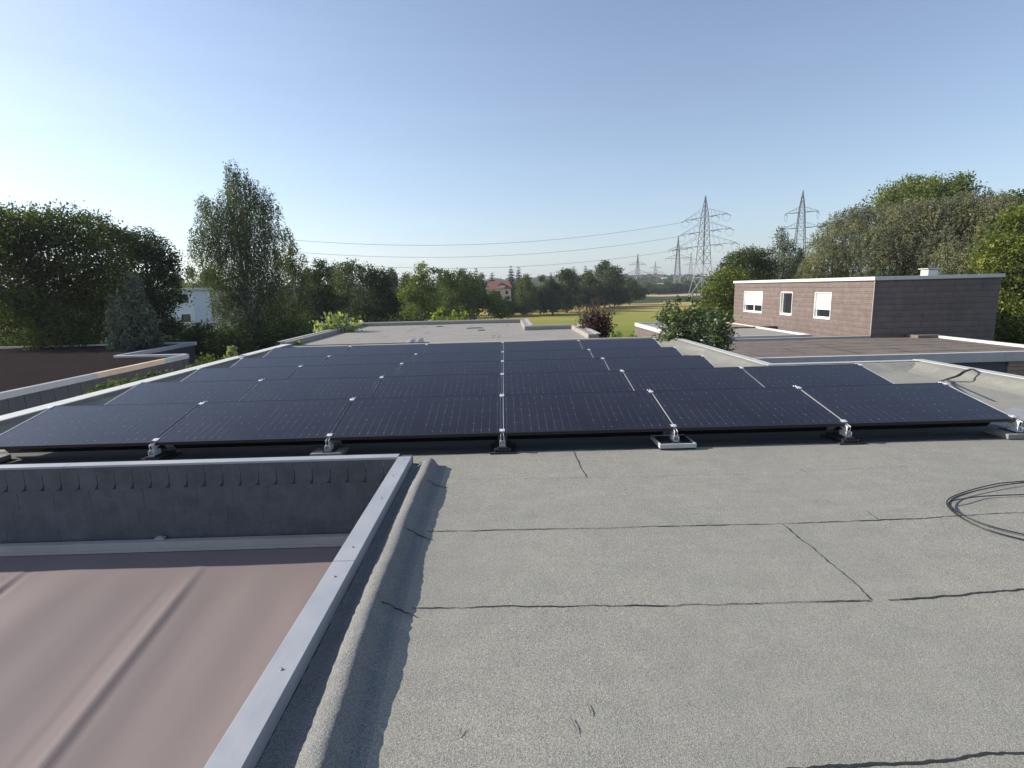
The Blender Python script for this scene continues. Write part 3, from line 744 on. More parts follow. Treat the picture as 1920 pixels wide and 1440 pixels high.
mb = MB(); vslates(mb, lx1-.02, -9, ly1, zl-.95, zl-.132); mb.build('slate_cladding', m_slate_navy, LH); mb = MB(); vslates(mb, lx2-.02, ly1+.05, ly2, zl-.95, zl-.132); mb.build('slate_cladding', m_slate_navy, LH)
mb = MB(); mb.prism([(-24,-9),(lx1-.03,-9),(lx1-.03,ly1-.02),(lx2-.03,ly1-.02),(lx2-.03,ly2-.02),(-24,ly2-.02)], zl-.96, zl-.07); mb.build('fascia_core', m_slate_blue, LH)
mb = MB(); mb.prism([(-23.8,-8.8),(lx1-.09,-8.8),(lx1-.09,ly1-.1),(lx2-.09,ly1-.1),(lx2-.09,ly2-.1),(-23.8,ly2-.1)], -3.5, zl-.962); mb.build('wall', m_white_wall, LH)

# neighbour on the right: brown low roof with grey fascia, walls with garage panels
zr = -.92
RH = flat_house('flat_roof_house', 'low brown roofed house part behind the right parapet with broad grey fascia', 8, 22, 12.5, 18.5, zr)
ra = at(1417,675,2,zr); rb = at(1920,656,2,zr); rc = at(1632,633,2,zr); yb0, yb1 = ra.y+.3, rc.y
HX = rc.x; HY = rc.y
RX = at(1760,631,2,zr+.06).x+.05
roof_sheet([(8.2,yb0),(RX,yb0),(RX,yb1),(8.2,yb1)], zr, .6, 'roof_membrane', m_roof_brown, RH, amp=.003, seed=8)
m_fascia = plain('grey_fascia', (.50,.46,.44), .6, .0, var=.12, scale=2)
fx = 8.1
while fx < RX:
    up(fx,min(fx+3.0,RX+.1),yb0-.14,yb0+.06,zr-.30,zr+.03,m_fascia,RH,'fascia',.006); fx += 3.006
up(8.1,HX-.05,yb1-.1,yb1+.08,zr-.1,zr+.09,m_alu_old,RH,'parapet_cap',.006)
up(8.0,8.14,yb0+.062,yb1-.102,zr-.1,zr+.06,m_alu_old,RH,'parapet_cap',.006)
for i in range(6):
    y = yb0+.8+i*.95
    if y < yb1-.3: seam([(8.5,y,0),(RX-.3,y+.05,0)], z=zr+.014, parent=RH, seed=80+i, wmax=.045, gap=.2)
for i in range(6):
    x = 9+i*1.8; seam([(x,yb0+.3,0),(x+.1,yb0+1.6+(i%3),0)], z=zr+.015, parent=RH, seed=90+i, wmax=.03, gap=.2)
# sloping white edge at the back right of that roof
q0 = at(1760,631,2,zr+.06); q1 = at(1935,651,2,zr+.06)
mb = MB(); mb.box(q0.x-.02,q0.x+.14,yb0+.062,q0.y,zr-.1,zr+.10); mb.build('parapet_cap', m_white_cap, RH, bevel=.006)
up(q0.x-.9,q0.x+.12,q0.y+.005,yb1-.11,zr-.05,zr+.13,m_roof_brown,RH,'parapet_upstand',.02)
up(8.3,RX-.2,yb0+.25,yb1-.3,-3.5,zr-.31,m_grey_wall,RH,'wall',.0)
xw = at(1875,690,1,yb0+.2).x
mb = MB(); mb.box(8.3,xw,yb0+.0,yb0+.24,zr-.75,zr-.302); mb.build('fascia_board', m_slate_blue, RH)
gd = empty('garage_door', (xw-3,yb0+.2,-3.2), 'pale blue grey garage door under the fascia beyond the right parapet', 'garage door')
mb = MB(); xx = xw-5.2
while xx < xw-.1:
    mb.box(xx+.01, min(xx+.98, xw-.03), yb0+.13, yb0+.18, -3.1, zr-.77); xx += 1.0
m_gar = plain('pale_blue_panel', (.38,.42,.50), .5, var=.06); mb.build('door_panel', m_gar, gd)
mb = MB()
for xx in (xw-5.22, xw-2.2, xw-2.02, xw-.03): mb.box(xx, xx+.06, yb0+.08, yb0+.129, -3.15, zr-.76)
mb.box(xw-5.2, xw, yb0+.185, yb0+.2, -3.15, zr-.76)
mb.build('door_frame', m_frame_w, gd)
sidep = MB(); z = -3.2; k = 0
while z < zr-.32:
    sidep.hexa([(xw+.04,yb0-.07,z),(RX,yb0-.07,z),(RX,yb0+.1,z),(xw+.04,yb0+.1,z)], [(xw+.04,yb0-.045,z+.29),(RX,yb0-.045,z+.29),(RX,yb0+.1,z+.29),(xw+.04,yb0+.1,z+.29)]); z += .3
sidep.build('siding', m_clad_wood, RH)

# two-storey brown house
zt = at(1642,520,1,HY).z
xe = at(1872,560,1,HY).x; ye = at(1377,560,0,HX).y
BH = empty('brown_house', (HX+3, HY+6, -3.2), 'brown shingle clad flat roofed house with three white windows on the right', 'house')
def siding(mb, kind, a, b, fixed, z0, z1, pitch=.26, t=.02):
    z = z0
    while z < z1-.01:
        zz = min(z+pitch, z1)
        if kind == 'x':   # wall facing -x
            mb.hexa([(fixed-t,a,z),(fixed+.05,a,z),(fixed+.05,b,z),(fixed-t,b,z)], [(fixed-.004,a,zz),(fixed+.05,a,zz),(fixed+.05,b,zz),(fixed-.004,b,zz)])
        else:             # wall facing -y
            mb.hexa([(a,fixed-t,z),(b,fixed-t,z),(b,fixed+.05,z),(a,fixed+.05,z)], [(a,fixed-.004,zz),(b,fixed-.004,zz),(b,fixed+.05,zz),(a,fixed+.05,zz)])
        z = zz
wins = []
for (x0p, x1p, t0, t1) in ((1396,1430,547,585),(1465,1486,548,590),(1529,1559,549,597)):
    ya_ = at(x1p, 560, 0, HX).y; yb_ = at(x0p, 560, 0, HX).y
    z1_ = at((x0p+x1p)/2, t0, 0, HX).z; z0_ = at((x0p+x1p)/2, t1, 0, HX).z
    wins.append((ya_, yb_, z0_, z1_))
ztw = zt-.13; zb = -3.3
mb = MB(); ysplit = sorted([HY, ye]+[v for w_ in wins for v in w_[:2]])
for a, b in zip(ysplit, ysplit[1:]):
    wn = [w_ for w_ in wins if abs(w_[0]-a) < 1e-6]
    z_all = [zb+.26*i for i in range(60)]
    if wn:
        siding(mb, 'x', a, b, HX, zb, wn[0][2]); siding(mb, 'x', a, b, HX, wn[0][3], ztw)
    else: siding(mb, 'x', a, b, HX, zb, ztw)
siding(mb, 'y', HX-.021, xe, HY, zb, ztw)
mb.build('siding', m_clad, BH)
mb = MB(); mb.box(HX+.25, xe-.02, HY+.06, ye-.02, zb, ztw-.01); mb.box(xe-.019,xe,HY+.052,ye,zb,ztw-.01); mb.box(HX+.051,xe-.02,ye-.019,ye,zb,ztw-.01)
mb.build('wall', m_grey_wall, BH)
mb = MB(); mb.box(HX-.05, HX-.021, HY-.05, HY-.0215, zb, ztw); mb.build('corner_trim', m_alu_old, BH)
for (a, b, c, d) in ((HX-.10,HX+.12,HY-.10,ye+.1),(HX+.121,xe+.1,HY-.10,HY+.12),(xe-.12,xe+.1,HY+.121,ye+.1),(HX+.121,xe-.121,ye-.12,ye+.1)):
    up(a,b,c,d,ztw+.0,zt+.03,m_white_cap,BH,'parapet_cap',.01)
mb = MB(); mb.box(HX+.13,xe-.13,HY+.13,ye-.13,ztw+.001,zt-.03); mb.build('roof', m_roof_brown, BH)
for i, (ya_, yb_, z0_, z1_) in enumerate(wins):
    wp = MB(); t = .07; hi = z0_; 
    # frame, set back 8 cm in the wall
    X0 = HX+.08
    wp.box(X0, X0+.05, ya_+.01, yb_-.01, z0_+.01, z0_+t+.01); wp.box(X0, X0+.05, ya_+.01, yb_-.01, z1_-t, z1_-.01)
    wp.box(X0, X0+.05, ya_+.01, ya_+t, z0_+t+.011, z1_-t-.001); wp.box(X0, X0+.05, yb_-t, yb_-.01, z0_+t+.011, z1_-t-.001)
    if i == 0: wp.box(X0, X0+.05, (ya_+yb_)/2-.05, (ya_+yb_)/2+.05, z0_+t+.011, z1_-t-.001)
    fr = wp.build('window', m_frame_w, BH)
    g2 = MB(); g2.box(X0+.03, X0+.04, ya_+t, yb_-t, z0_+t+.005, z1_-t); g2.build('pane', m_glass, fr)
    rv = MB(); rv.box(HX-.03,HX+.2,ya_-.03,ya_+.008,z0_-.03,z1_+.03); rv.box(HX-.03,HX+.2,yb_-.008,yb_+.03,z0_-.03,z1_+.03); rv.box(HX-.03,HX+.2,ya_+.0085,yb_-.0085,z1_-.008,z1_+.03); rv.box(HX-.05,HX+.2,ya_+.0085,yb_-.0085,z0_-.03,z0_+.008); rv.box(HX+.15,HX+.2,ya_+.01,yb_-.01,z0_+.01,z1_-.01)
    rv.build('reveal', m_frame_w if i != 1 else m_shutter, fr)
    if i != 1:
        sh = MB(); zz = z0_+(.36 if i == 0 else .34)*(z1_-z0_); z = z1_-.02; k = 0
        while z > zz:
            sh.hexa([(X0-.022,ya_+.02,z-.055),(X0-.005,ya_+.02,z-.055),(X0-.005,yb_-.02,z-.055),(X0-.022,yb_-.02,z-.055)], [(X0-.016,ya_+.02,z),(X0-.005,ya_+.02,z),(X0-.005,yb_-.02,z),(X0-.016,yb_-.02,z)]); z -= .056
        sh.build('roller_shutter', m_shutter, fr)
    else:
        sh = MB(); sh.box(X0+.0402, X0+.06, ya_+.5*(yb_-ya_), yb_-t-.02, z0_+.1, z1_-t-.01); sh.build('curtain', m_shutter, fr)
cp_ = at(1742,515,1,HY+3.2)
ch = MB(); ch.box(cp_.x-.25,cp_.x+.25,HY+2.95,HY+3.45,zt-.05,cp_.z+.22); o = ch.build('chimney', m_white_wall, BH, bevel=.01)
ch = MB(); ch.box(cp_.x-.33,cp_.x+.33,HY+2.87,HY+3.53,cp_.z+.27,cp_.z+.31); ch.box(cp_.x-.22,cp_.x-.17,HY+2.98,HY+3.03,cp_.z+.222,cp_.z+.269); ch.box(cp_.x+.17,cp_.x+.22,HY+2.98,HY+3.03,cp_.z+.222,cp_.z+.269); ch.box(cp_.x+.17,cp_.x+.22,HY+3.38,HY+3.43,cp_.z+.222,cp_.z+.269); ch.build('chimney_cap', m_white_cap, o)

# low wing in front of its far half
e0 = at(1457,612,0,HX); 
EH = empty('low_wing', (HX-2, e0.y+3, -3.2), 'low flat roofed wing with dark fascia against the brown house', 'house')
ez = e0.z; ex0 = at(1330,618,2,ez).x; ey0 = e0.y; ey1 = ye-.5
up(ex0,HX-.06,ey0,ey1,ez-.06,ez,m_clad_wood,EH,'roof',.01)
up(ex0-.05,HX-.06,ey0-.1,ey0-.002,ez-.62,ez+.03,m_clad,EH,'fascia',.01)
up(ex0-.05,ex0-.002,ey0,ey1,ez-.62,ez+.03,m_clad,EH,'fascia',.01)
up(ex0+.1,HX-.1,ey0+.12,ey1-.1,-3.5,ez-.07,m_white_wall,EH,'wall',0)
# small flat building between the meadow and the shrubs
s0 = at(1190,606,2,-1.0)
SH = empty('flat_roof_house', (s0.x+2, s0.y-4, -3.2), 'small flat roofed building with white coping at the edge of the meadow', 'house')
sx0, sx1, sy1, sy0, sz = s0.x, s0.x+6, s0.y, s0.y-12, -1.0
up(sx0+.15,sx1-.15,sy0+.15,sy1-.15,sz-.1,sz-.05,m_roof_far,SH,'roof',0)
up(sx0,sx0+.15,sy0,sy1,sz-.2,sz+.04,m_white_cap,SH,'parapet_cap',.01); up(sx0+.151,sx1,sy1-.15,sy1,sz-.2,sz+.04,m_white_cap,SH,'parapet_cap',.01)
up(sx1-.15,sx1,sy0,sy1-.151,sz-.2,sz+.04,m_white_cap,SH,'parapet_cap',.01); up(sx0+.151,sx1-.151,sy0,sy0+.15,sz-.2,sz+.04,m_white_cap,SH,'parapet_cap',.01)
mb = MB(); y = sy0
while y < sy1-.1: mb.box(sx0+.03,sx0+.06,y+.006,min(y+.6,sy1-.02),sz-1.15,sz-.202); y += .606
mb.build('cladding', m_clad, SH)
up(sx0+.062,sx1-.03,sy0+.03,sy1-.03,sz-1.15,sz-.202,m_clad,SH,'fascia_core',0)
up(sx0+.1,sx1-.1,sy0+.1,sy1-.1,-4.2,sz-1.152,m_white_wall,SH,'wall',0)

# ------------------------------------------------------------------ far buildings
def win_box(mb_f, mb_g, cx, z0, z1, y, w_):
    mb_f.box(cx-w_/2, cx+w_/2, y-.05, y-.005, z0, z1); mb_g.box(cx-w_/2+.1, cx+w_/2-.1, y-.07, y-.051, z0+.1, z1-.1)
def apartment(px0, px1, ptop, dist, lab, depth=5, storeys=3, shift=0):
    a = at_d(px0, ptop, dist); b = at_d(px1, ptop, dist); y = (a.y+b.y)/2; zt_ = (a.z+b.z)/2; zb_ = float(gz(a.x, y))-.3
    p = empty('apartment_block', ((a.x+b.x)/2, y, zb_), lab, 'apartment building', 'white apartment blocks on the left')
    m_ = MB(); m_.box(a.x, b.x, y, y+depth, zb_, zt_-.35); m_.build('wall', m_white_wall, p)
    m_ = MB(); m_.box(a.x-.4, b.x+.4, y-.4, y+depth+.4, zt_-.349, zt_); m_.build('roof', m_white_cap, p)
    z = zt_-2.3
    for s in range(storeys):
        for cx in np.arange(b.x-1.25, a.x+1, -3.1):
            f_ = MB(); g__ = MB(); win_box(f_, g__, cx, z, z+1.35, y, 1.5)
            o_ = f_.build('window', m_frame_w, p); g__.build('pane', m_glass, o_)
        z -= 2.8
    return p
apartment(296, 367, 540, 96, 'white three storey apartment block between the dark tree and the birch')
apartment(368, 470, 545, 118, 'white apartment block half hidden behind the birch')
# red roofed house
a = at_d(913, 545, 172); b = at_d(958, 545, 172); zr_ = at_d(935, 527, 172).z; ze = at_d(935, 541, 172).z; zg = float(gz(a.x, a.y))
RDH = empty('red_roof_house', ((a.x+b.x)/2, a.y, zg), 'cream house with red tiled roof and dormer among the trees beyond the meadow', 'house')
mb = MB(); mb.box(a.x, b.x, a.y, a.y+9, zg-.3, ze); mb.build('wall', m_cream_wall, RDH)
mb = MB(); ym = a.y+4.5
mb.hexa([(a.x-.5,a.y-.5,ze-.1),(b.x+.5,a.y-.5,ze-.1),(b.x+.5,a.y+9.5,ze-.1),(a.x-.5,a.y+9.5,ze-.1)], [(a.x+.5,ym-.05,zr_),(b.x-.5,ym-.05,zr_),(b.x-.5,ym+.05,zr_),(a.x+.5,ym+.05,zr_)]); mb.build('roof', m_red_tile, RDH)
dxc = (a.x+b.x)/2+1; mb = MB(); mb.hexa([(dxc-1.1,a.y+.2,ze),(dxc+1.1,a.y+.2,ze),(dxc+1.1,a.y+4,ze),(dxc-1.1,a.y+4,ze)], [(dxc-1.1,a.y+.2,ze+1.0),(dxc+1.1,a.y+.2,ze+1.0),(dxc+1.1,a.y+4,ze+1.0),(dxc-1.1,a.y+4,ze+1.0)]); o = mb.build('dormer', m_cream_wall, RDH)
f_ = MB(); g__ = MB(); win_box(f_, g__, dxc, ze+.1, ze+.95, a.y+.2, 1.3); o2 = f_.build('window', m_frame_w, o); 
mb = MB(); mb.hexa([(dxc-1.4,a.y-.1,ze+1.01),(dxc+1.4,a.y-.1,ze+1.01),(dxc+1.4,a.y+4.2,ze+1.01),(dxc-1.4,a.y+4.2,ze+1.01)], [(dxc-.1,a.y-.1,ze+1.7),(dxc+.1,a.y-.1,ze+1.7),(dxc+.1,a.y+4.2,ze+1.7),(dxc-.1,a.y+4.2,ze+1.7)]); mb.build('dormer_roof', m_red_tile, o)
for cx in (a.x+1.2, a.x+3.6, b.x-1.3):
    f_ = MB(); g__ = MB(); win_box(f_, g__, cx, ze-1.9, ze-.6, a.y, 1.1); o_ = f_.build('window', m_frame_w, RDH); g__.build('pane', m_glass, o_)
# distant village houses on the slope
vill = [(1186,523,760,15,'tan',5,'reddish house right of the round tree, leftmost on the far slope'),(1207,518,900,22,'red',7,'wide red roofed house behind the left distant pylon'),
 (1232,516,980,26,'red',7,'long red roofed house between the two small pylons on the far slope'),(1252,520,820,14,'white',6,'small white house on the far slope left of the double arm pylon'),
 (1268,514,1050,24,'white',6,'long white building near the top of the far slope'),(1290,514,1100,28,'white',6,'white flat building on the far slope left of the great pylon'),(1247,531,600,12,'white',5,'low white roofed building between trees below the village')]
for (px, pt, d_, wd, kd, hh, lab) in vill:
    c = at_d(px, pt, d_); zg = float(gz(c.x, c.y)); p = empty('village_house', (c.x, c.y, zg), lab, 'house', 'houses on the far slope')
    mb = MB(); wm = {'tan':m_red_brick,'red':m_cream_wall,'white':m_white_wall}[kd]; rm_ = {'tan':m_red_tile,'red':m_red_tile,'white':m_white_cap}[kd]
    zb_ = min(zg, c.z-3)-1; zr2 = c.z; ze2 = c.z-(3.6 if kd != 'white' else 1.2)
    mb.box(c.x-wd/2, c.x+wd/2, c.y, c.y+10, zb_, ze2); mb.build('wall', wm, p)
    mb = MB(); mb.hexa([(c.x-wd/2-.5,c.y-.6,ze2+.01),(c.x+wd/2+.5,c.y-.6,ze2+.01),(c.x+wd/2+.5,c.y+10.6,ze2+.01),(c.x-wd/2-.5,c.y+10.6,ze2+.01)], [(c.x-wd/2,c.y+4.9,zr2),(c.x+wd/2,c.y+4.9,zr2),(c.x+wd/2,c.y+5.1,zr2),(c.x-wd/2,c.y+5.1,zr2)]); mb.build('roof', rm_, p)

# ------------------------------------------------------------------ parked car on the left, a few pixels large
c = at_d(424, 612, 118); zc = float(gz(c.x, 108.5))+.14
CR = empty('parked_car', (c.x, 108.5, zc), 'small white car parked on the street seen under the birch', 'car')
mb = MB(); x, y = c.x, 108.5
body = [(-2.1,.35),(-2.1,.75),(-1.3,.9),(-.8,1.4),(.9,1.42),(1.5,.95),(2.1,.85),(2.15,.35)]
nb = len(body)
mb.v += [(x+a_, y-.85, zc+b_) for a_, b_ in body]+[(x+a_, y+.85, zc+b_) for a_, b_ in body]
mb.f.append(tuple(range(nb))); mb.f.append(tuple(nb+i for i in reversed(range(nb)))); mb.m += [0,0]
for i in range(nb): j = (i+1)%nb; mb.f.append((j, i, nb+i, nb+j)); mb.m.append(0)
m_car = plain('white_car_paint', (.75,.76,.78), .25, var=.03, bmp=0); mb.build('body', m_car, CR, bevel=.06)
mb = MB(); mb.hexa([(x-1.1,y-.87,zc+.92),(x+1.2,y-.87,zc+.92),(x+1.2,y+.87,zc+.92),(x-1.1,y+.87,zc+.92)], [(x-.75,y-.865,zc+1.3),(x+.85,y-.865,zc+1.3),(x+.85,y+.865,zc+1.3),(x-.75,y+.865,zc+1.3)]); mb.build('window', m_glass, CR)
for a_ in (-1.3, 1.35):
    for b_ in (-.8, .62): mb = MB(); mb.tube([(x+a_,y+b_,zc+.33),(x+a_,y+b_+.2,zc+.33)], .33, 14); mb.build('wheel', m_rubber, CR)

# ------------------------------------------------------------------ pylons and lines
def pylon(px, ytop, dist, rotz, arms, lab, base_w, waist=(.2, .62), top_w=1.6, thick=.22, group='lattice pylons of the power line', jump=True, gdz=0):
    t = at_d(px, ytop, dist); zg = float(gz(t.x, t.y)); Ht = t.z-zg
    p = empty('lattice_pylon', (t.x, t.y, zg), lab, 'pylon', group)
    ca, sa = math.cos(rotz), math.sin(rotz)
    def W(u, v, z): return (t.x+u*ca-v*sa, t.y+u*sa+v*ca, zg+z)
    az = [at_d(px, a_[0], dist).z-zg for a_ in arms]      # arm heights
    def width(z):
        zw = Ht*waist[0]; wz = base_w*waist[1]
        if z < zw: return base_w+(wz-base_w)*z/zw
        za = max(az)+1
        if z < za: return wz+(top_w-wz)*(z-zw)/(za-zw)
        return max(.12, top_w*(Ht-z)/(Ht-za))
    zs = [0]; z = 0
    while z < Ht-1.5:
        z += max(2.0, width(z)*1.05); zs.append(min(z, Ht))
    if zs[-1] < Ht: zs.append(Ht)
    lower = MB(); upper = MB()
    for a_, b_ in zip(zs, zs[1:]):
        mbx = lower if a_ < Ht*waist[0] else upper
        w0, w1 = width(a_)/2, width(b_)/2
        cs0 = [W(s*w0, q*w0, a_) for s, q in ((-1,-1),(1,-1),(1,1),(-1,1))]; cs1 = [W(s*w1, q*w1, b_) for s, q in ((-1,-1),(1,-1),(1,1),(-1,1))]
        for k in range(4):
            mbx.bar(cs0[k], cs1[k], thick); k2 = (k+1)%4
            mbx.bar(cs0[k], cs1[k2], thick*.5); mbx.bar(cs0[k2], cs1[k], thick*.5)
            if a_ > 0: mbx.bar(cs0[k], cs0[k2], thick*.5)
    lower.build('base_frame', m_steel, p); upper.build('mast', m_steel_backlit, p)
    tips = []
    for (ya_, L, ins), z in zip(arms, az):
        ar = MB(); w_ = width(z)/2
        for s in (-1, 1):
            tip = W(s*L/2, 0, z); rise = 1.9*L/30+.6
            for q in (-1, 1): ar.bar(W(s*w_, q*w_, z), tip, thick*.9); ar.bar(W(s*w_, q*w_, z+rise*1.6), tip, thick*.5)
            n_ = 5
            for i in range(1, n_):
                u = s*(w_+(L/2-w_)*i/n_); vv_ = w_*(1-i/n_)
                ar.bar(W(u, -vv_, z), W(u, vv_, z), thick*.4); ar.bar(W(u, vv_, z), W(u, 0, z+rise*1.6*(1-i/n_)), thick*.35)
            tips.append(tip)
        ao = ar.build('cross_arm', m_steel_backlit, p)
        inl = MB()
        for s in (-1, 1):
            for f_ in (1.0, ins):
                if f_ <= 0: continue
                u = s*L/2*f_*.97
                if jump:
                    for dy in (-1, 1): inl.tube([W(u, 0, z-.1), W(u, dy*2.6, z-1.0)], .13, 5)
                    pts = [W(u, 2.6*math.cos(k/10*math.pi), z-1.0-2.6*math.sin(k/10*math.pi)) for k in range(11)]
                    inl.tube(pts, .05, 4)
                else: inl.tube([W(u, 0, z-.1), W(u, 0, z-2.4)], .12, 5)
        inl.build('insulator', m_insul, ao)
    return p, tips
gp_, gt = pylon(1323, 367, 300, R(-68), [(407, 30, .5), (434, 35, .5), (461, 43, .5)], 'tall lattice pylon with three cross arms standing beyond the meadow, nearest of all', 10, (.27,.55), 2.5, .24)
pylon(1506, 357, 300, R(-40), [(398, 14, 0), (427, 16, 0), (455, 14, 0)], 'tall lattice pylon rising behind the trees left of the brown house', 10, (.25,.55), 2.3, .22)
pylon(1272, 444, 560, R(-30), [(468, 18, .5), (484, 24, .5)], 'mid distance lattice pylon with two cross arms just left of the great pylon', 9, (.2,.6), 2.2, .34, jump=False)
pylon(1196, 475, 800, R(20), [(496, 27, .5), (512, 33, .5)], 'small lattice pylon, leftmost on the horizon', 10, (.2,.6), 2.4, .38, jump=False)
pylon(1229, 490, 1000, R(-12), [(502, 19, .5), (511, 28, .5)], 'tiny lattice pylon second from the left on the horizon', 9, (.2,.6), 2.2, .40, jump=False)
pylon(1296, 473, 850, R(-15), [(486, 17, .5), (496, 20, .5)], 'thin faint lattice pylon on the horizon behind the great pylon', 9, (.2,.6), 2.0, .28, jump=False)
gl, tl = pylon(452, 412, 300, R(-10), [(443, 16, 0), (466, 18, 0), (482, 20, 0)], 'lattice pylon almost hidden behind the birch', 10, (.25,.55), 2.4, .24)
for k, nm in enumerate(('topmost', 'middle', 'lowest')):
    A_ = Vector(gt[2*k]); B_ = Vector(tl[2*k+1]); n_ = 60; L_ = []
    sag = (7.3, 6.9, 7.0)[k]
    for i in range(n_+1):
        s = i/n_; q = A_.lerp(B_, s); q.z -= 4*sag*s*(1-s)+.6; L_.append(q)
    mb = MB(); mb.tube(L_, .075, 5, cap=False)
    tag(mb.build('power_line', m_wire), f'{nm} of the thin power lines sagging left from the great pylon', 'power line', 'power lines')

# ------------------------------------------------------------------ vegetation
def leaf_mesh(name, C, S, rng, wid=.55, droop=0.0, m=None):
    """one rhombic leaf spray per centre"""
    N = len(C); a = rng.normal(size=(N, 3))
    if droop: a[:, 2] -= droop*2
    a /= np.linalg.norm(a, axis=1)[:, None]+1e-9
    t = rng.normal(size=(N, 3)); b = np.cross(a, t); b /= np.linalg.norm(b, axis=1)[:, None]+1e-9
    A = a*(S*.5)[:, None]; B = b*(S*.5*wid)[:, None]
    V = np.stack([C-A, C+B*1.0-A*.1, C+A, C-B*1.0-A*.1], 1).reshape(-1, 3).astype(np.float32)
    me = bpy.data.meshes.new(name)
    me.vertices.add(4*N); me.vertices.foreach_set('co', V.ravel())
    me.loops.add(4*N); me.loops.foreach_set('vertex_index', np.arange(4*N, dtype=np.int32))
    me.polygons.add(N); me.polygons.foreach_set('loop_start', np.arange(0, 4*N, 4, dtype=np.int32)); 
    me.update(calc_edges=True)
    if m: me.materials.append(m)
    return me
def lobe_points(lobes, leaf, dens, rng, clump=None, strands=0, flat=.85, stray=.10):
    """lobes: (x, y, z, r) -> leaf centres gathered in twigs over each lobe"""
    out = []
    clump = clump or leaf*1.45
    for (x, y, z, r) in lobes:
        n = int(3.0*dens*math.pi*r*r/(.27*leaf*leaf)); per = 14 if not strands else 16
        k = max(3, n//per); clump_ = min(clump, r*.45)
        d = rng.normal(size=(k, 3)); d /= np.linalg.norm(d, axis=1)[:, None]
        rad = r*np.where(rng.random(k) < .25, rng.uniform(.25, .8, k), rng.uniform(.78, 1.04, k))
        sy = rng.random(k) < stray; rad = np.where(sy, r*rng.uniform(1.03, 1.28, k), rad)
        T = d*rad[:, None]; T[:, 2] *= flat; T += (x, y, z)
        if strands:
            L_ = rng.uniform(.4, 1, k)*strands
            s = rng.random((k, per)); P = np.repeat(T[:, None, :], per, 1)
            sway = rng.normal(size=(k, 1, 3))*.12*strands
            P = P+rng.normal(size=(k, per, 3))*leaf*.45+sway*s[..., None]; P[..., 2] -= s*L_[:, None]-.3*strands
        else:
            P = np.repeat(T[:, None, :], per, 1)+rng.normal(size=(k, per, 3))*clump_*np.array([1, 1, .65])
        out.append(P.reshape(-1, 3))
    return np.concatenate(out)
def limbs(mb, base, lobes, r0, rng, top=None, n=7):
    zs = [l[2] for l in lobes]; zt_ = max(zs); lo = min(zs)
    cx = float(np.mean([l[0] for l in lobes])); cy = float(np.mean([l[1] for l in lobes]))
    tp = Vector(top) if top else Vector((cx, cy, zt_)); b = Vector(base)
    P = [b.lerp(tp, t)+Vector((rng.uniform(-1, 1), rng.uniform(-1, 1), 0))*.04*(tp-b).length*(0 if t in (0,) else 1) for t in (0, .15, .3, .5, .7, .85, 1)]
    mb.tube(spline(P, 4), [r0*(1.25 if i == 0 else 1-.9*i/24) for i in range(25)], 8)
    for l in sorted(lobes, key=lambda q: -q[3])[:n]:
        q = Vector(l[:3]); t = max(.12, min(.8, (q.z-b.z)/(tp.z-b.z+.01)*.55)); s = b.lerp(tp, t)
        md = s.lerp(q, .5)+Vector((0, 0, -.1*(q-s).length*rng.uniform(-.5, 1)))
        mb.tube(spline([s, md, q], 4), [r0*.45*(1-.85*i/8) for i in range(9)], 6)
        for _ in range(3):
            e_ = q+Vector((rng.normal(), rng.normal(), rng.normal()*.6))*l[3]*.6
            mb.tube([md.lerp(q, .6), q.lerp(e_, .5), e_], [r0*.14, r0*.09, r0*.03], 4)
def tree(name, lab, cat, D, lobes_px, m, leaf=.16, dens=1.5, group=None, strands=0, r0=None, base=None, seed=0, bark=None, thick=1.0, droop=0, wid=.55, clump=None, stray=.1, flat=.85, nl=7, trunk='trunk'):
    rng = np.random.default_rng(seed+17)
    W_ = []
    rm_ = max(l[2] for l in lobes_px)*D/F
    for l in lobes_px:
        d_ = l[3] if len(l) > 3 else D
        off = rng.uniform(-1, 1)*rm_*.9*thick
        p = at_d(l[0], l[1], d_+off); W_.append((p.x, p.y, p.z, .96*l[2]*(d_+off)/F))
    bx = float(np.mean([w_[0] for w_ in W_])); by = float(np.mean([w_[1] for w_ in W_]))
    if base: q = at_d(base, 600, D); bx, by = q.x, q.y
    bz = float(gz(bx, by))-.05
    org = Vector((bx, by, bz)); rel = [(x-bx, y-by, z-bz, r) for x, y, z, r in W_]
    p = empty(name, org, lab, cat, group)
    C = lobe_points(rel, leaf, dens, rng, clump, strands, flat, stray)
    C = C[C[:, 2] > .15]
    me = leaf_mesh('crown', C, leaf*rng.uniform(.6, 1.35, len(C)), rng, wid, droop, m)
    c = bpy.data.objects.new('crown' if trunk == 'trunk' else 'foliage', me); col.objects.link(c); c.parent = p
    Ht = max(r[2] for r in rel); mb = MB(); limbs(mb, (0, 0, 0), rel, r0 or max(.02, Ht*.018), rng, n=nl)
    me = mb.mesh(trunk, bark or m_bark, smooth=True); t = bpy.data.objects.new(trunk, me); col.objects.link(t); t.parent = p
    return p

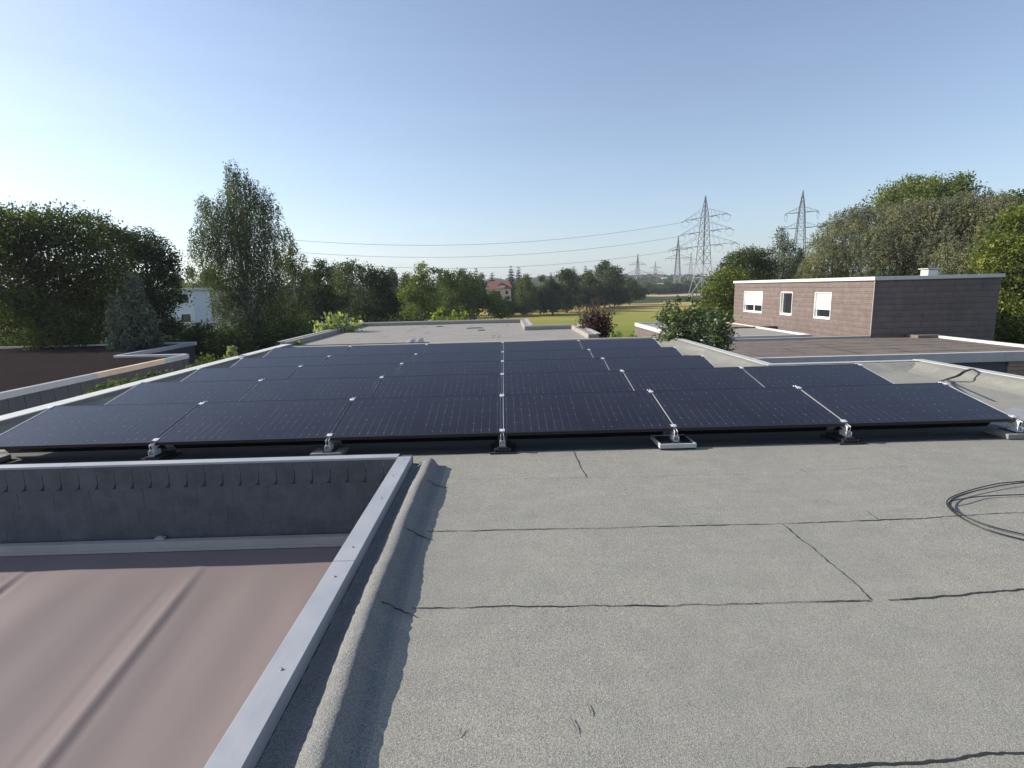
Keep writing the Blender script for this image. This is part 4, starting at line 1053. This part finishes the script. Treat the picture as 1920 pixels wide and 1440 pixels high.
g_dark = leaf_mat('leaves_dark_green', (0.064,0.080,0.034), transl=.42, hue=(1.3,1.25,.6))
g_deep = leaf_mat('leaves_deep_green', (0.041,0.059,0.028), transl=.25)
g_mid = leaf_mat('leaves_mid_green', (0.079,0.109,0.038))
g_light = leaf_mat('leaves_light_green', (0.128,0.160,0.054), transl=.4)
g_grey = leaf_mat('leaves_grey_green', (0.090,0.113,0.059), transl=.3)
g_yel = leaf_mat('leaves_yellow_green', (.130,.160,.045), transl=.42)
g_lime = leaf_mat('leaves_lime', (0.240,0.270,0.070), transl=.45, var=.25)
g_pale = leaf_mat('leaves_pale_green', (0.256,0.294,0.141), transl=.4, var=.3, gloss=.4)
g_brown = leaf_mat('leaves_brownish', (.175,.182,.135), transl=.36, var=.3, hue=(1.2,1.05,.85))
g_blue = leaf_mat('needles_blue_grey', (0.109,0.138,0.118), transl=.15)
g_conif = leaf_mat('needles_dark', (0.038,0.054,0.031), transl=.12)
g_purple = leaf_mat('leaves_purple', (0.048,0.026,0.036), transl=.25, hue=(1.6,1,1))
g_gloss = leaf_mat('leaves_glossy_green', (.085,.120,.055), transl=.3, gloss=.25)
g_far = leaf_mat('leaves_far_green', (0.074,0.102,0.046), transl=.25)

# big trees on the left
tree('broadleaf_tree', 'large dark broadleaf tree with yellowish top at the far left edge', 'tree', 34,
 [(-20,438,45),(30,432,36),(80,425,32),(130,430,34),(172,434,30),(205,448,24),(0,492,45),(60,492,30),(120,492,42),(180,495,42),(10,560,52),(80,565,52),(150,560,52),(200,545,40),(40,625,45),(120,625,45),(190,628,38)],
 g_dark, .135, 1.2, seed=1, stray=.16, thick=1.1)
tree('broadleaf_tree', 'dark rounded broadleaf tree between the yellow topped tree and the white block', 'tree', 38,
 [(230,458,26),(268,460,28),(297,480,26),(313,508,24),(250,512,40),(288,550,40),(310,560,18),(260,602,42),(300,617,28),(322,612,12)],
 g_deep, .14, 1.4, seed=2, stray=.14)
# silver birch with hanging twigs
tree('birch_tree', 'tall birch with drooping grey green twigs, tallest tree on the left', 'tree', 42,
 [(436,328,13),(447,345,18),(476,356,9),(462,372,22),(490,380,20),(430,372,14),(436,398,24),(470,410,30),(508,402,15),(400,402,20),(382,392,12),(395,430,22),(378,455,20),(432,440,30),(480,450,34),(512,448,20),(368,486,11),(405,478,24),(450,492,38),(500,498,30),(388,515,14),(425,532,26),(470,548,38),(515,545,28),(450,592,34),(500,600,34),(415,572,18),(480,632,30),(543,500,12),(520,640,22)],
 g_grey, .115, 1.1, strands=1.8, seed=3, bark=m_bark_birch, base=470, r0=.24, droop=.8, wid=.5, stray=.14, thick=.8, nl=14)
tree('birch_tree', 'slimmer second birch with pointed top right of the tall birch', 'tree', 44,
 [(538,445,11),(545,470,14),(530,492,16),(552,505,16),(566,520,16),(540,540,24),(560,565,22),(536,590,26),(560,615,24),(570,490,7)],
 g_grey, .13, 1.15, strands=1.3, seed=4, bark=m_bark_birch, base=548, droop=.8, wid=.5, r0=.14)
tree('slender_tree', 'narrow dark tree with pointed crown right of the birches', 'tree', 58,
 [(597,494,9),(603,512,15),(590,522,13),(600,545,22),(585,565,22),(615,565,22),(600,598,32),(575,610,20)], g_deep, .19, 1.5, seed=5, stray=.16)
tree('broadleaf_tree', 'grey green round tree left of the darker dome tree in the middle distance', 'tree', 76,
 [(640,508,18),(662,502,13),(652,538,26),(636,565,22),(660,580,26)], g_grey, .26, 1.5, seed=6)
tree('broadleaf_tree', 'dark dome shaped tree above the left part of the far flat roof', 'tree', 68,
 [(690,518,20),(712,528,24),(700,562,36),(734,568,20),(680,595,26),(725,600,26),(676,505,7)], g_deep, .24, 1.5, seed=7, stray=.15)
tree('poplar_tree', 'light green pointed tree behind the middle of the far flat roof', 'tree', 62,
 [(790,500,8),(793,512,11),(778,525,14),(800,535,20),(768,552,18),(795,562,26),(780,590,26),(815,585,22),(812,508,6)], g_light, .21, 1.3, seed=8, stray=.16)
tree('broadleaf_tree', 'wide dark green tree group crown left of the red roofed house', 'tree', 90,
 [(826,512,8),(840,525,17),(866,523,16),(890,532,16),(850,555,30),(888,562,26),(918,572,20),(940,582,16),(835,585,24),(870,590,24)], g_mid, .32, 1.4, seed=9)
tree('shrub', 'pale large leaved shrub catching sun beside the left edge of the far roof', 'shrub', 24,
 [(630,598,15),(612,612,15),(648,606,16),(605,628,14),(630,625,20),(655,630,16),(640,645,22)], g_pale, .20, 1.1, seed=10, wid=.6, trunk='stem', r0=.04, stray=.2)
tree('shrub', 'bright green upright shrub just behind the back edge of the far roof', 'shrub', 32,
 [(812,594,9),(828,583,7),(836,597,11),(852,586,7),(858,600,10),(872,590,7),(878,602,8),(842,608,14)], g_lime, .17, .9, seed=11, trunk='stem', r0=.03, stray=.25)
tree('hedge', 'lime yellow hedge peeping over the left parapet', 'hedge', 19,
 [(527,651,6),(538,648,6),(549,647,6),(560,646,6),(570,648,5),(545,658,9),(560,656,9),(530,662,8)], g_lime, .09, 1.2, seed=12, trunk='stem', r0=.02)
tree('hedge', 'rounded dark green hedge at the end of the left neighbour\'s white wall', 'hedge', 18,
 [(385,688,16),(405,692,16),(425,698,14),(372,700,14),(395,710,18),(440,704,12)], g_mid, .10, 1.5, seed=13, trunk='stem', r0=.02, stray=.02)
tree('sunflower_plant', 'single tall plant with pale flower head beyond the left parapet', 'plant', 15.5,
 [(432,662,6),(434,655,4),(430,671,5),(436,680,5)], g_pale, .13, .5, seed=14, trunk='stem', r0=.015, wid=.9)
tree('shrub', 'climbing green shrub against the slate wall beyond the left parapet', 'shrub', 14,
 [(165,738,8,14.0),(190,731,9,14.3),(215,725,9,14.7),(240,719,9,15.2),(262,713,8,15.7),(285,707,8,16.2),(303,703,6,16.6),(318,700,5,17)], g_mid, .07, 1.6, stray=.0, seed=15, trunk='stem', r0=.02, thick=.3)
for i, (px, py, r, D_, lab, mm) in enumerate([(378,636,30,31,'dark shrub under the white apartment block',g_deep),(430,646,28,27,'dark shrub in front of the foot of the tall birch',g_dark),(486,640,30,29,'dense dark shrub between birch foot and lime hedge',g_deep),(548,618,28,33,'mid green shrub left of the pale large leaved shrub',g_mid),(590,640,26,30,'dark low shrub hugging the corner of the far roof',g_deep)]):
    tree('shrub', lab, 'shrub', D_, [(px,py-6,r*.7),(px-r*.7,py+4,r*.6),(px+r*.7,py+4,r*.6),(px,py+r*.5,r*.8)], mm, .14, 1.5, group='shrubs below the left trees', seed=20+i, trunk='stem', r0=.05)

# right side
tree('broadleaf_tree', 'yellow green tree at the left end of the brown house', 'tree', 56,
 [(1372,512,16),(1350,524,17),(1388,528,18),(1335,548,18),(1362,552,26),(1325,572,16),(1345,585,24),(1385,570,26),(1312,592,12),(1370,605,26)], g_yel, .21, 1.4, seed=30, stray=.14)
tree('broadleaf_tree', 'dark round topped tree behind the yellow green tree', 'tree', 82,
 [(1402,480,19),(1380,490,18),(1425,484,17),(1362,504,13),(1408,508,28),(1440,505,16),(1385,520,22),(1425,525,24)], g_dark, .25, 1.5, seed=31)
tree('slender_tree', 'feathery blue green pointed tree beside the second great pylon', 'tree', 88,
 [(1466,432,5),(1462,446,9),(1472,458,11),(1458,470,12),(1482,474,10),(1468,492,18),(1490,494,13),(1450,500,12),(1475,515,22)], g_blue, .24, 1.1, seed=32, stray=.3)
tree('willow_tree', 'brownish fine leaved tree rising behind the left half of the brown house', 'tree', 62,
 [(1560,440,26),(1588,418,24),(1612,402,17),(1540,472,24),(1590,455,36),(1630,435,30),(1522,500,20),(1560,495,32),(1610,490,36),(1508,512,12)], g_brown, .15, 1.35, seed=33, stray=.22, strands=.7, wid=.45)
tree('willow_tree', 'brownish fine leaved tree in the middle behind the brown house', 'tree', 60,
 [(1660,420,30),(1700,412,32),(1735,408,28),(1650,465,36),(1700,460,42),(1745,450,40),(1680,505,36),(1740,505,36)], g_brown, .15, 1.35, seed=34, stray=.2, strands=.7, wid=.45)
tree('willow_tree', 'brownish fine leaved tree behind the chimney end of the brown house', 'tree', 58,
 [(1775,405,30),(1812,395,30),(1848,392,26),(1878,385,18),(1790,450,42),(1835,440,40),(1870,430,32),(1800,500,42),(1850,490,38)], g_brown, .15, 1.35, seed=35, stray=.2, strands=.7, wid=.45)
tree('broadleaf_tree', 'tall green tree whose lumpy top stands above the brownish trees', 'tree', 78,
 [(1655,378,17),(1682,360,17),(1712,350,17),(1740,346,16),(1735,368,26),(1790,345,16),(1806,338,10),(1772,362,18),(1812,362,15),(1690,385,28),(1760,395,36),(1640,395,12),(1700,425,40),(1790,420,36)], g_light, .25, 1.3, seed=36, stray=.15)
tree('broadleaf_tree', 'bright green tree at the right edge beside the brown house', 'tree', 40,
 [(1918,405,22),(1900,432,26),(1872,465,22),(1850,492,16),(1892,492,36),(1925,520,40),(1885,550,34),(1905,590,34),(1872,606,20),(1900,640,28),(1935,640,30),(1880,660,22),(1860,575,14)], g_yel, .17, 1.3, seed=37, stray=.14)
tree('broadleaf_tree', 'dark green tree filling the far right behind the bright green one', 'tree', 66,
 [(1895,400,24),(1925,395,28),(1910,440,36),(1900,500,40),(1930,570,45),(1895,380,14),(1865,400,16)], g_mid, .24, 1.3, seed=38)
tree('fruit_tree', 'leafy glossy small tree in front of the small flat building', 'tree', 17,
 [(1250,572,8),(1272,560,7),(1290,556,7),(1302,570,8),(1246,592,14),(1275,585,17),(1300,592,14),(1252,615,18),(1282,618,24),(1308,615,16),(1262,640,20),(1300,640,22)], g_gloss, .095, 1.2, seed=39, stray=.22, r0=.07, wid=.6)
tree('shrub', 'dark glossy rounded shrub right of the leafy small tree', 'shrub', 19.5,
 [(1335,590,13),(1350,603,14),(1322,602,13),(1362,618,11),(1335,618,20),(1355,630,16),(1320,635,18),(1345,645,18)], g_gloss, .12, 1.3, seed=40, r0=.05, trunk='stem', stray=.16)
tree('shrub', 'dark purple leaved shrub standing in front of the sunny meadow', 'shrub', 20,
 [(1118,596,13),(1102,600,10),(1134,602,10),(1117,612,18),(1098,616,11),(1138,617,11),(1118,630,20)], g_purple, .085, 1.15, seed=41, r0=.05, trunk='stem', stray=.1)
# upright shoots of the purple shrub
ps = bpy.data.objects['shrub'] if False else [o for o in col.objects if o.get('label', '').startswith('dark purple')][0]
rng = np.random.default_rng(5); mb = MB(); CC = []
for k in range(60):
    a = rng.uniform(-.62, .62); b = rng.uniform(-.4, .4); ln = rng.uniform(.9, 1.75)*(1-.25*abs(a))
    p0 = Vector((a*.55, b*.5, 1.9)); p1 = p0+Vector((a*.55, b*.4, ln)); mb.tube([p0, p0.lerp(p1, .5)+Vector((0,0,.03)), p1], [.010,.007,.003], 4)
    for t in np.linspace(.25, 1, 16): q = p0.lerp(p1, t); CC.append((q.x+rng.normal()*.03, q.y+rng.normal()*.03, q.z))
CC = np.array(CC)
fo = [c for c in ps.children if c.name.startswith('foliage')][0]
zmx = max(v.co.z for v in fo.data.vertices); dz = zmx-1.9-1.25
CC[:, 2] += dz; me = leaf_mesh('shoots', CC, .085*rng.uniform(.6, 1.2, len(CC)), rng, .5, -.6, g_purple)
o = bpy.data.objects.new('shoot_leaves', me); col.objects.link(o); o.parent = ps
me = mb.mesh('shoots', m_bark); o = bpy.data.objects.new('shoots', me); col.objects.link(o); o.parent = ps; o.location.z = dz
tree('shrub', 'low light green plants at the near edge of the meadow', 'shrub', 25,
 [(1150,634,6),(1160,631,6),(1172,633,7),(1184,631,6),(1196,636,6),(1165,640,9),(1185,642,9)], g_lime, .10, .9, seed=42, trunk='stem', r0=.02, stray=.3)

# conifers
def conifer(name, lab, px, ytop, D, half, m, ybase=None, seed=0, leaf=.16, group=None, tiers=26, per=15, dens=1):
    rng = np.random.default_rng(seed); t = at_d(px, ytop, D); bz = float(gz(t.x, t.y))-.05; Hh = t.z-bz; Wd = half*D/F
    p = empty(name, (t.x, t.y, bz), lab, 'tree', group); C = []; mb = MB()
    mb.tube([(0,0,0),(0,0,Hh*.5),(0,0,Hh*.98)], [Hh*.016, Hh*.010, .01], 7)
    for i in range(tiers):
        f = (i+.5)/tiers; z = Hh*(.10+.90*f); L_ = Wd*(1-f)**.85*rng.uniform(.8, 1.12)+.05
        nb_ = max(4, int(per*(1-f*.5)))
        for k in range(nb_):
            a = 2*math.pi*k/nb_+rng.uniform(-.3, .3); ll = L_*rng.uniform(.7, 1.12)
            e_ = np.array([math.cos(a)*ll, math.sin(a)*ll, z-ll*.22+rng.uniform(-.1, .1)])
            if i%2 == 0: mb.tube([(0,0,z), tuple(e_*.98)], [Hh*.004, .004], 3)
            nn_ = max(6, int(dens*ll/leaf*16)); s = np.sqrt(rng.random(nn_)); q = np.array([0,0,z])+(e_-np.array([0,0,z]))*s[:, None]
            q += rng.normal(size=q.shape)*np.array([1,1,.5])*leaf*.9*(1.2-s[:, None]*.4); C.append(q)
    C = np.concatenate(C); me = leaf_mesh('crown', C, leaf*rng.uniform(.6, 1.3, len(C)), rng, .45, .3, m)
    c = bpy.data.objects.new('crown', me); col.objects.link(c); c.parent = p
    tm = bpy.data.objects.new('trunk', mb.mesh('trunk', m_bark, smooth=True)); col.objects.link(tm); tm.parent = p; return p
conifer('spruce_tree', 'blue grey spruce in front of the dark trees on the left', 248, 512, 29, 48, g_blue, seed=1, leaf=.15)
conifer('spruce_tree', 'smaller blue grey spruce tip left of the taller blue spruce', 212, 552, 28, 30, g_blue, seed=2, leaf=.14)

# tree templates for everything farther off
def template(kind, seed, leaf, dens):
    rng = np.random.default_rng(seed); lob = []
    if kind == 'round': prof = lambda t: math.sin(math.pi*min(1, .18+t*.82))**.7
    elif kind == 'oval': prof = lambda t: .75*math.sin(math.pi*min(1, .12+t*.86))**.8
    else: prof = lambda t: .45*(1-t)**.5+.12
    for i in range(26):
        t = rng.uniform(0, 1); a = rng.uniform(0, 6.28); pr = prof(t)
        rr = math.sqrt(rng.uniform(0, 1))*pr*3.4; r = rng.uniform(.85, 1.6)*(.6+.5*pr)
        lob.append((rr*math.cos(a), rr*math.sin(a), 1.6+t*7.0, r))
    C = lobe_points(lob, leaf, dens, rng, leaf*1.3, 0, .85, .12); C = C[C[:, 2] > .3]
    me = leaf_mesh('crown_'+kind, C, leaf*rng.uniform(.6, 1.35, len(C)), rng, .6, 0, g_far)
    mb = MB(); limbs(mb, (0,0,0), lob, .2, rng)
    z = float(np.percentile(C[:, 2], 98.5)); w_ = float(np.percentile(np.abs(C[:, 0]), 98))
    return me, mb.mesh('trunk', m_bark, smooth=True), z, w_
T_ = [template('round', 51, .36, 1.3), template('round', 52, .34, 1.3), template('oval', 53, .34, 1.3), template('oval', 54, .36, 1.3), template('tall', 55, .3, 1.3)]
def far_tree(px, ytop, D, half, k, m, lab, group, name='broadleaf_tree'):
    cm, tm, zz, ww = T_[k]; t = at_d(px, ytop, D); bz = float(gz(t.x, t.y))-.1
    p = empty(name, (t.x, t.y, bz), lab, 'tree', group); s = (half*D/F/ww, half*D/F/ww, (t.z-bz)/zz)
    for nm, me in (('crown', cm), ('trunk', tm)):
        c = bpy.data.objects.new(nm, me); col.objects.link(c); c.parent = p; c.scale = s
        c.rotation_euler = (0, 0, (px*.37)%6.28)
        if nm == 'crown': c.material_slots[0].link = 'OBJECT'; c.material_slots[0].material = m
    return p
GE = 'trees along the far side of the meadow'; GF = 'trees in the background'
FT = [
 (988,520,150,24,0,g_mid,'tree right beside the red roofed house at the meadow corner',GE),
 (978,556,152,15,1,g_light,'bright green low round tree in front of the red roofed house',GE),
 (1012,523,156,24,1,g_dark,'dark tree, second from the red roofed house along the meadow',GE),
 (1036,527,152,22,0,g_deep,'deep green tree, third from the red roofed house along the meadow',GE),
 (1062,508,165,26,2,g_grey,'greyish green tree halfway along the meadow edge',GE),
 (1086,524,175,24,1,g_deep,'dark tree right of the greyish one along the meadow edge',GE),
 (1106,512,186,24,0,g_dark,'tall dark tree left of the highest crown at the meadow edge',GE),
 (1134,495,200,36,0,g_far,'highest broad crowned tree at the far end of the meadow',GE),
 (1120,530,190,24,1,g_deep,'low dark tree in front of the highest broad crown',GE),
 (1152,530,205,26,1,g_deep,'round dark tree in front of the right flank of the highest crown',GE),
 (1180,524,220,22,0,g_far,'rightmost round tree of the meadow edge',GE),
 (955,558,150,18,1,g_dark,'dark bushy tree left of the red roofed house front',GE),
 (925,548,150,24,0,g_mid,'bushy tree below and left of the red roofed house',GE),
 (735,510,150,26,0,g_dark,'dark dome of a tree beyond the grey green one above the far roof',GF),
 (862,512,160,24,1,g_far,'distant round crown behind the light green pointed tree',GF),
 (838,514,150,22,0,g_far,'distant tree just right of the light green pointed tree',GF),
 (905,518,210,18,1,g_grey,'pale distant tree left of the small layered conifer',GF),
 (1196,536,300,16,1,g_dark,'small dark tree at the right end of the straw field',GF),
 (1216,532,430,18,0,g_far,'first round tree behind the straw strip',GF),
 (1234,534,440,18,1,g_mid,'second round tree behind the straw strip',GF),
 (1250,530,455,18,0,g_dark,'dark tree behind the straw strip under the distant pylons',GF),
 (1268,532,460,18,2,g_far,'oval tree behind the straw strip left of the great pylon foot',GF),
 (1286,528,470,18,1,g_mid,'tree just left of the great pylon foot',GF),
 (1306,530,490,18,0,g_dark,'dark tree seen through the great pylon base',GF),
 (1330,524,490,22,1,g_far,'tree right of the great pylon foot behind the yellow green tree',GF),
 (355,512,110,26,1,g_yel,'yellowish tree peeping between the dark tree and the birch',GF),
 (392,508,130,26,0,g_grey,'pale tree behind the left flank of the birch',GF),
 (330,520,125,22,0,g_far,'distant tree above the roof of the white block',GF),
 (620,506,120,20,2,g_grey,'pale oval tree between the narrow dark tree and the grey green one',GF),
 (575,510,120,22,0,g_far,'distant tree between slim birch and narrow dark tree',GF),
 (765,520,110,18,4,g_dark,'slender dark tree left of the light green pointed tree',GF),
 (1500,478,110,26,0,g_dark,'dark tree under the second great pylon',GF),
 (1470,505,105,30,1,g_dark,'dark round tree at the foot of the feathery tree',GF),
]
for px, yt, D_, hw_, k, m_, lab, grp in FT: far_tree(px, yt, D_, hw_, k, m_, lab, grp)
for px, yt, D_, hw_, lab in [(892,502,190,13,'dark pine sticking up left of the layered conifer'),(922,510,180,13,'layered dark conifer left of the red roof'),(958,498,190,15,'left of the pair of dark pines above the red roof'),(972,500,192,12,'right of the pair of dark pines above the red roof'),(1076,499,230,13,'first dark conifer top above the meadow edge trees'),(1098,498,235,12,'second dark conifer top above the meadow edge trees'),(757,510,172,11,'small conifer tip above the far roof trees'),(1033,510,240,7,'thin conifer tip above the deep green meadow tree')]:
    conifer('pine_tree', lab, px, yt, D_, hw_, g_conif, seed=int(px), leaf=.42, group='conifers on the skyline', tiers=16, per=9)

# woods covering the far slope and the horizon: one uncountable mass
rng = np.random.default_rng(99); pts = []; sz = []
for k in range(5200):
    a = R(rng.uniform(-52, 52)); D_ = 235*(14 ** rng.random())**.88
    x, y = CAM.x+D_*math.sin(a), CAM.y+D_*math.cos(a)
    if 262 > D_ and -2 < x < 110: continue
    if 85 < x < 155 and y < 445: continue
    if 262 < D_ < 345 and 20 < x < 110: continue
    z = float(gz(x, y)); s = 1.0+D_/700.; h = rng.uniform(4.5, 9.5)*(1 if D_ < 600 else 1.15); r = rng.uniform(3, 5.5)*s
    n_ = 200 if D_ < 600 else 90
    d = rng.normal(size=(n_, 3)); d /= np.linalg.norm(d, axis=1)[:, None]; d[:, 2] = np.abs(d[:, 2])*1.0-.25
    q = d*np.array([r, r, h*.62])*rng.uniform(.75, 1.08, (n_, 1))+(x, y, z+h*.38); pts.append(q); sz.append(rng.uniform(.7, 1.4, n_)*(1.5 if D_ < 600 else 2.4)*s*.8)
C = np.concatenate(pts); me = leaf_mesh('distant_wood', C, np.concatenate(sz), rng, .8, 0, g_far)
o = bpy.data.objects.new('distant_wood', me); col.objects.link(o); tag(o, 'hazy woodland covering the horizon and the far slope', 'wood', kind='stuff')
# undergrowth between the gardens on the left
rng = np.random.default_rng(77); lob = []
for k in range(150):
    px = rng.uniform(-40, 860); D_ = rng.uniform(40, 100); p = at_d(px, 600, D_)
    if p.x > -12 and D_ > 60: continue
    if abs(p.y-108) < 6 or (-72 < p.x < -40 and D_ > 80): continue
    z = float(gz(p.x, p.y)); r = rng.uniform(1.0, 2.2); lob.append((p.x, p.y, z+r*.5, r))
C = lobe_points(lob, .28, 1.1, rng); me = leaf_mesh('undergrowth', C, .28*rng.uniform(.6, 1.3, len(C)), rng, .6, 0, g_deep)
o = bpy.data.objects.new('undergrowth', me); col.objects.link(o); tag(o, 'dark undergrowth between the garden trees', 'undergrowth', kind='stuff')

# ------------------------------------------------------------------ air
HAZE = .00026
hb = MB(); hb.box(-3400, 3400, -90, 3900, -8, 120)
m_h = bpy.data.materials.new('haze_air'); m_h.use_nodes = True; nt = m_h.node_tree
for n in list(nt.nodes): nt.nodes.remove(n)
out = node(nt, 'ShaderNodeOutputMaterial'); pv = node(nt, 'ShaderNodeVolumePrincipled')
pv.inputs['Color'].default_value = (.82,.88,1,1); pv.inputs['Density'].default_value = HAZE; pv.inputs['Anisotropy'].default_value = .3
nt.links.new(pv.outputs[0], out.inputs['Volume'])
o = hb.build('haze', m_h); tag(o, kind='stuff')

# ------------------------------------------------------------------ light, sky, render settings
SUN_EL, SUN_AZ = R(27), math.atan2(-.975, .22)       # azimuth measured from +Y towards +X
sd = Vector((math.sin(SUN_AZ)*math.cos(SUN_EL), math.cos(SUN_AZ)*math.cos(SUN_EL), math.sin(SUN_EL)))
L = bpy.data.lights.new('sun', 'SUN'); L.energy = 5; L.angle = R(.53); L.color = (1, .93, .82)
lo = bpy.data.objects.new('sun', L); col.objects.link(lo); lo.rotation_euler = sd.to_track_quat('Z', 'Y').to_euler()
wd = bpy.data.worlds.new('World'); scene.world = wd; wd.use_nodes = True; nt = wd.node_tree
bg = nt.nodes['Background']; sk = nt.nodes.new('ShaderNodeTexSky'); sk.sky_type = 'NISHITA'; sk.sun_disc = False
sk.sun_elevation = SUN_EL; sk.sun_rotation = SUN_AZ; sk.altitude = 100; sk.air_density = 1.0; sk.dust_density = .7; sk.ozone_density = 3.0
hs = nt.nodes.new('ShaderNodeHueSaturation'); hs.inputs['Saturation'].default_value = .84; hs.inputs['Hue'].default_value = .502; nt.links.new(sk.outputs['Color'], hs.inputs['Color']); tc = nt.nodes.new('ShaderNodeTexCoord'); mp = nt.nodes.new('ShaderNodeMapping'); mp.inputs['Scale'].default_value = (1.2, 1.2, 9); mp.inputs['Rotation'].default_value = (0, .12, 0); nt.links.new(tc.outputs['Generated'], mp.inputs['Vector'])
ci = ramp(nt, noise(nt, mp.outputs['Vector'], 1.6, 7, .62, .5), [(.50, (1,1,1)), (.78, (1.07,1.05,1.04))])
nt.links.new(mix(nt, hs.outputs['Color'], ci, 1, 'MULTIPLY'), bg.inputs['Color']); bg.inputs['Strength'].default_value = .118
scene.view_settings.view_transform = 'Standard'; scene.view_settings.look = 'None'; scene.view_settings.exposure = .58; scene.view_settings.gamma = 1
scene.render.engine = 'CYCLES'
scene.cycles.use_denoising = True
scene.cycles.max_bounces = 6; scene.cycles.transparent_max_bounces = 4; scene.cycles.diffuse_bounces = 3
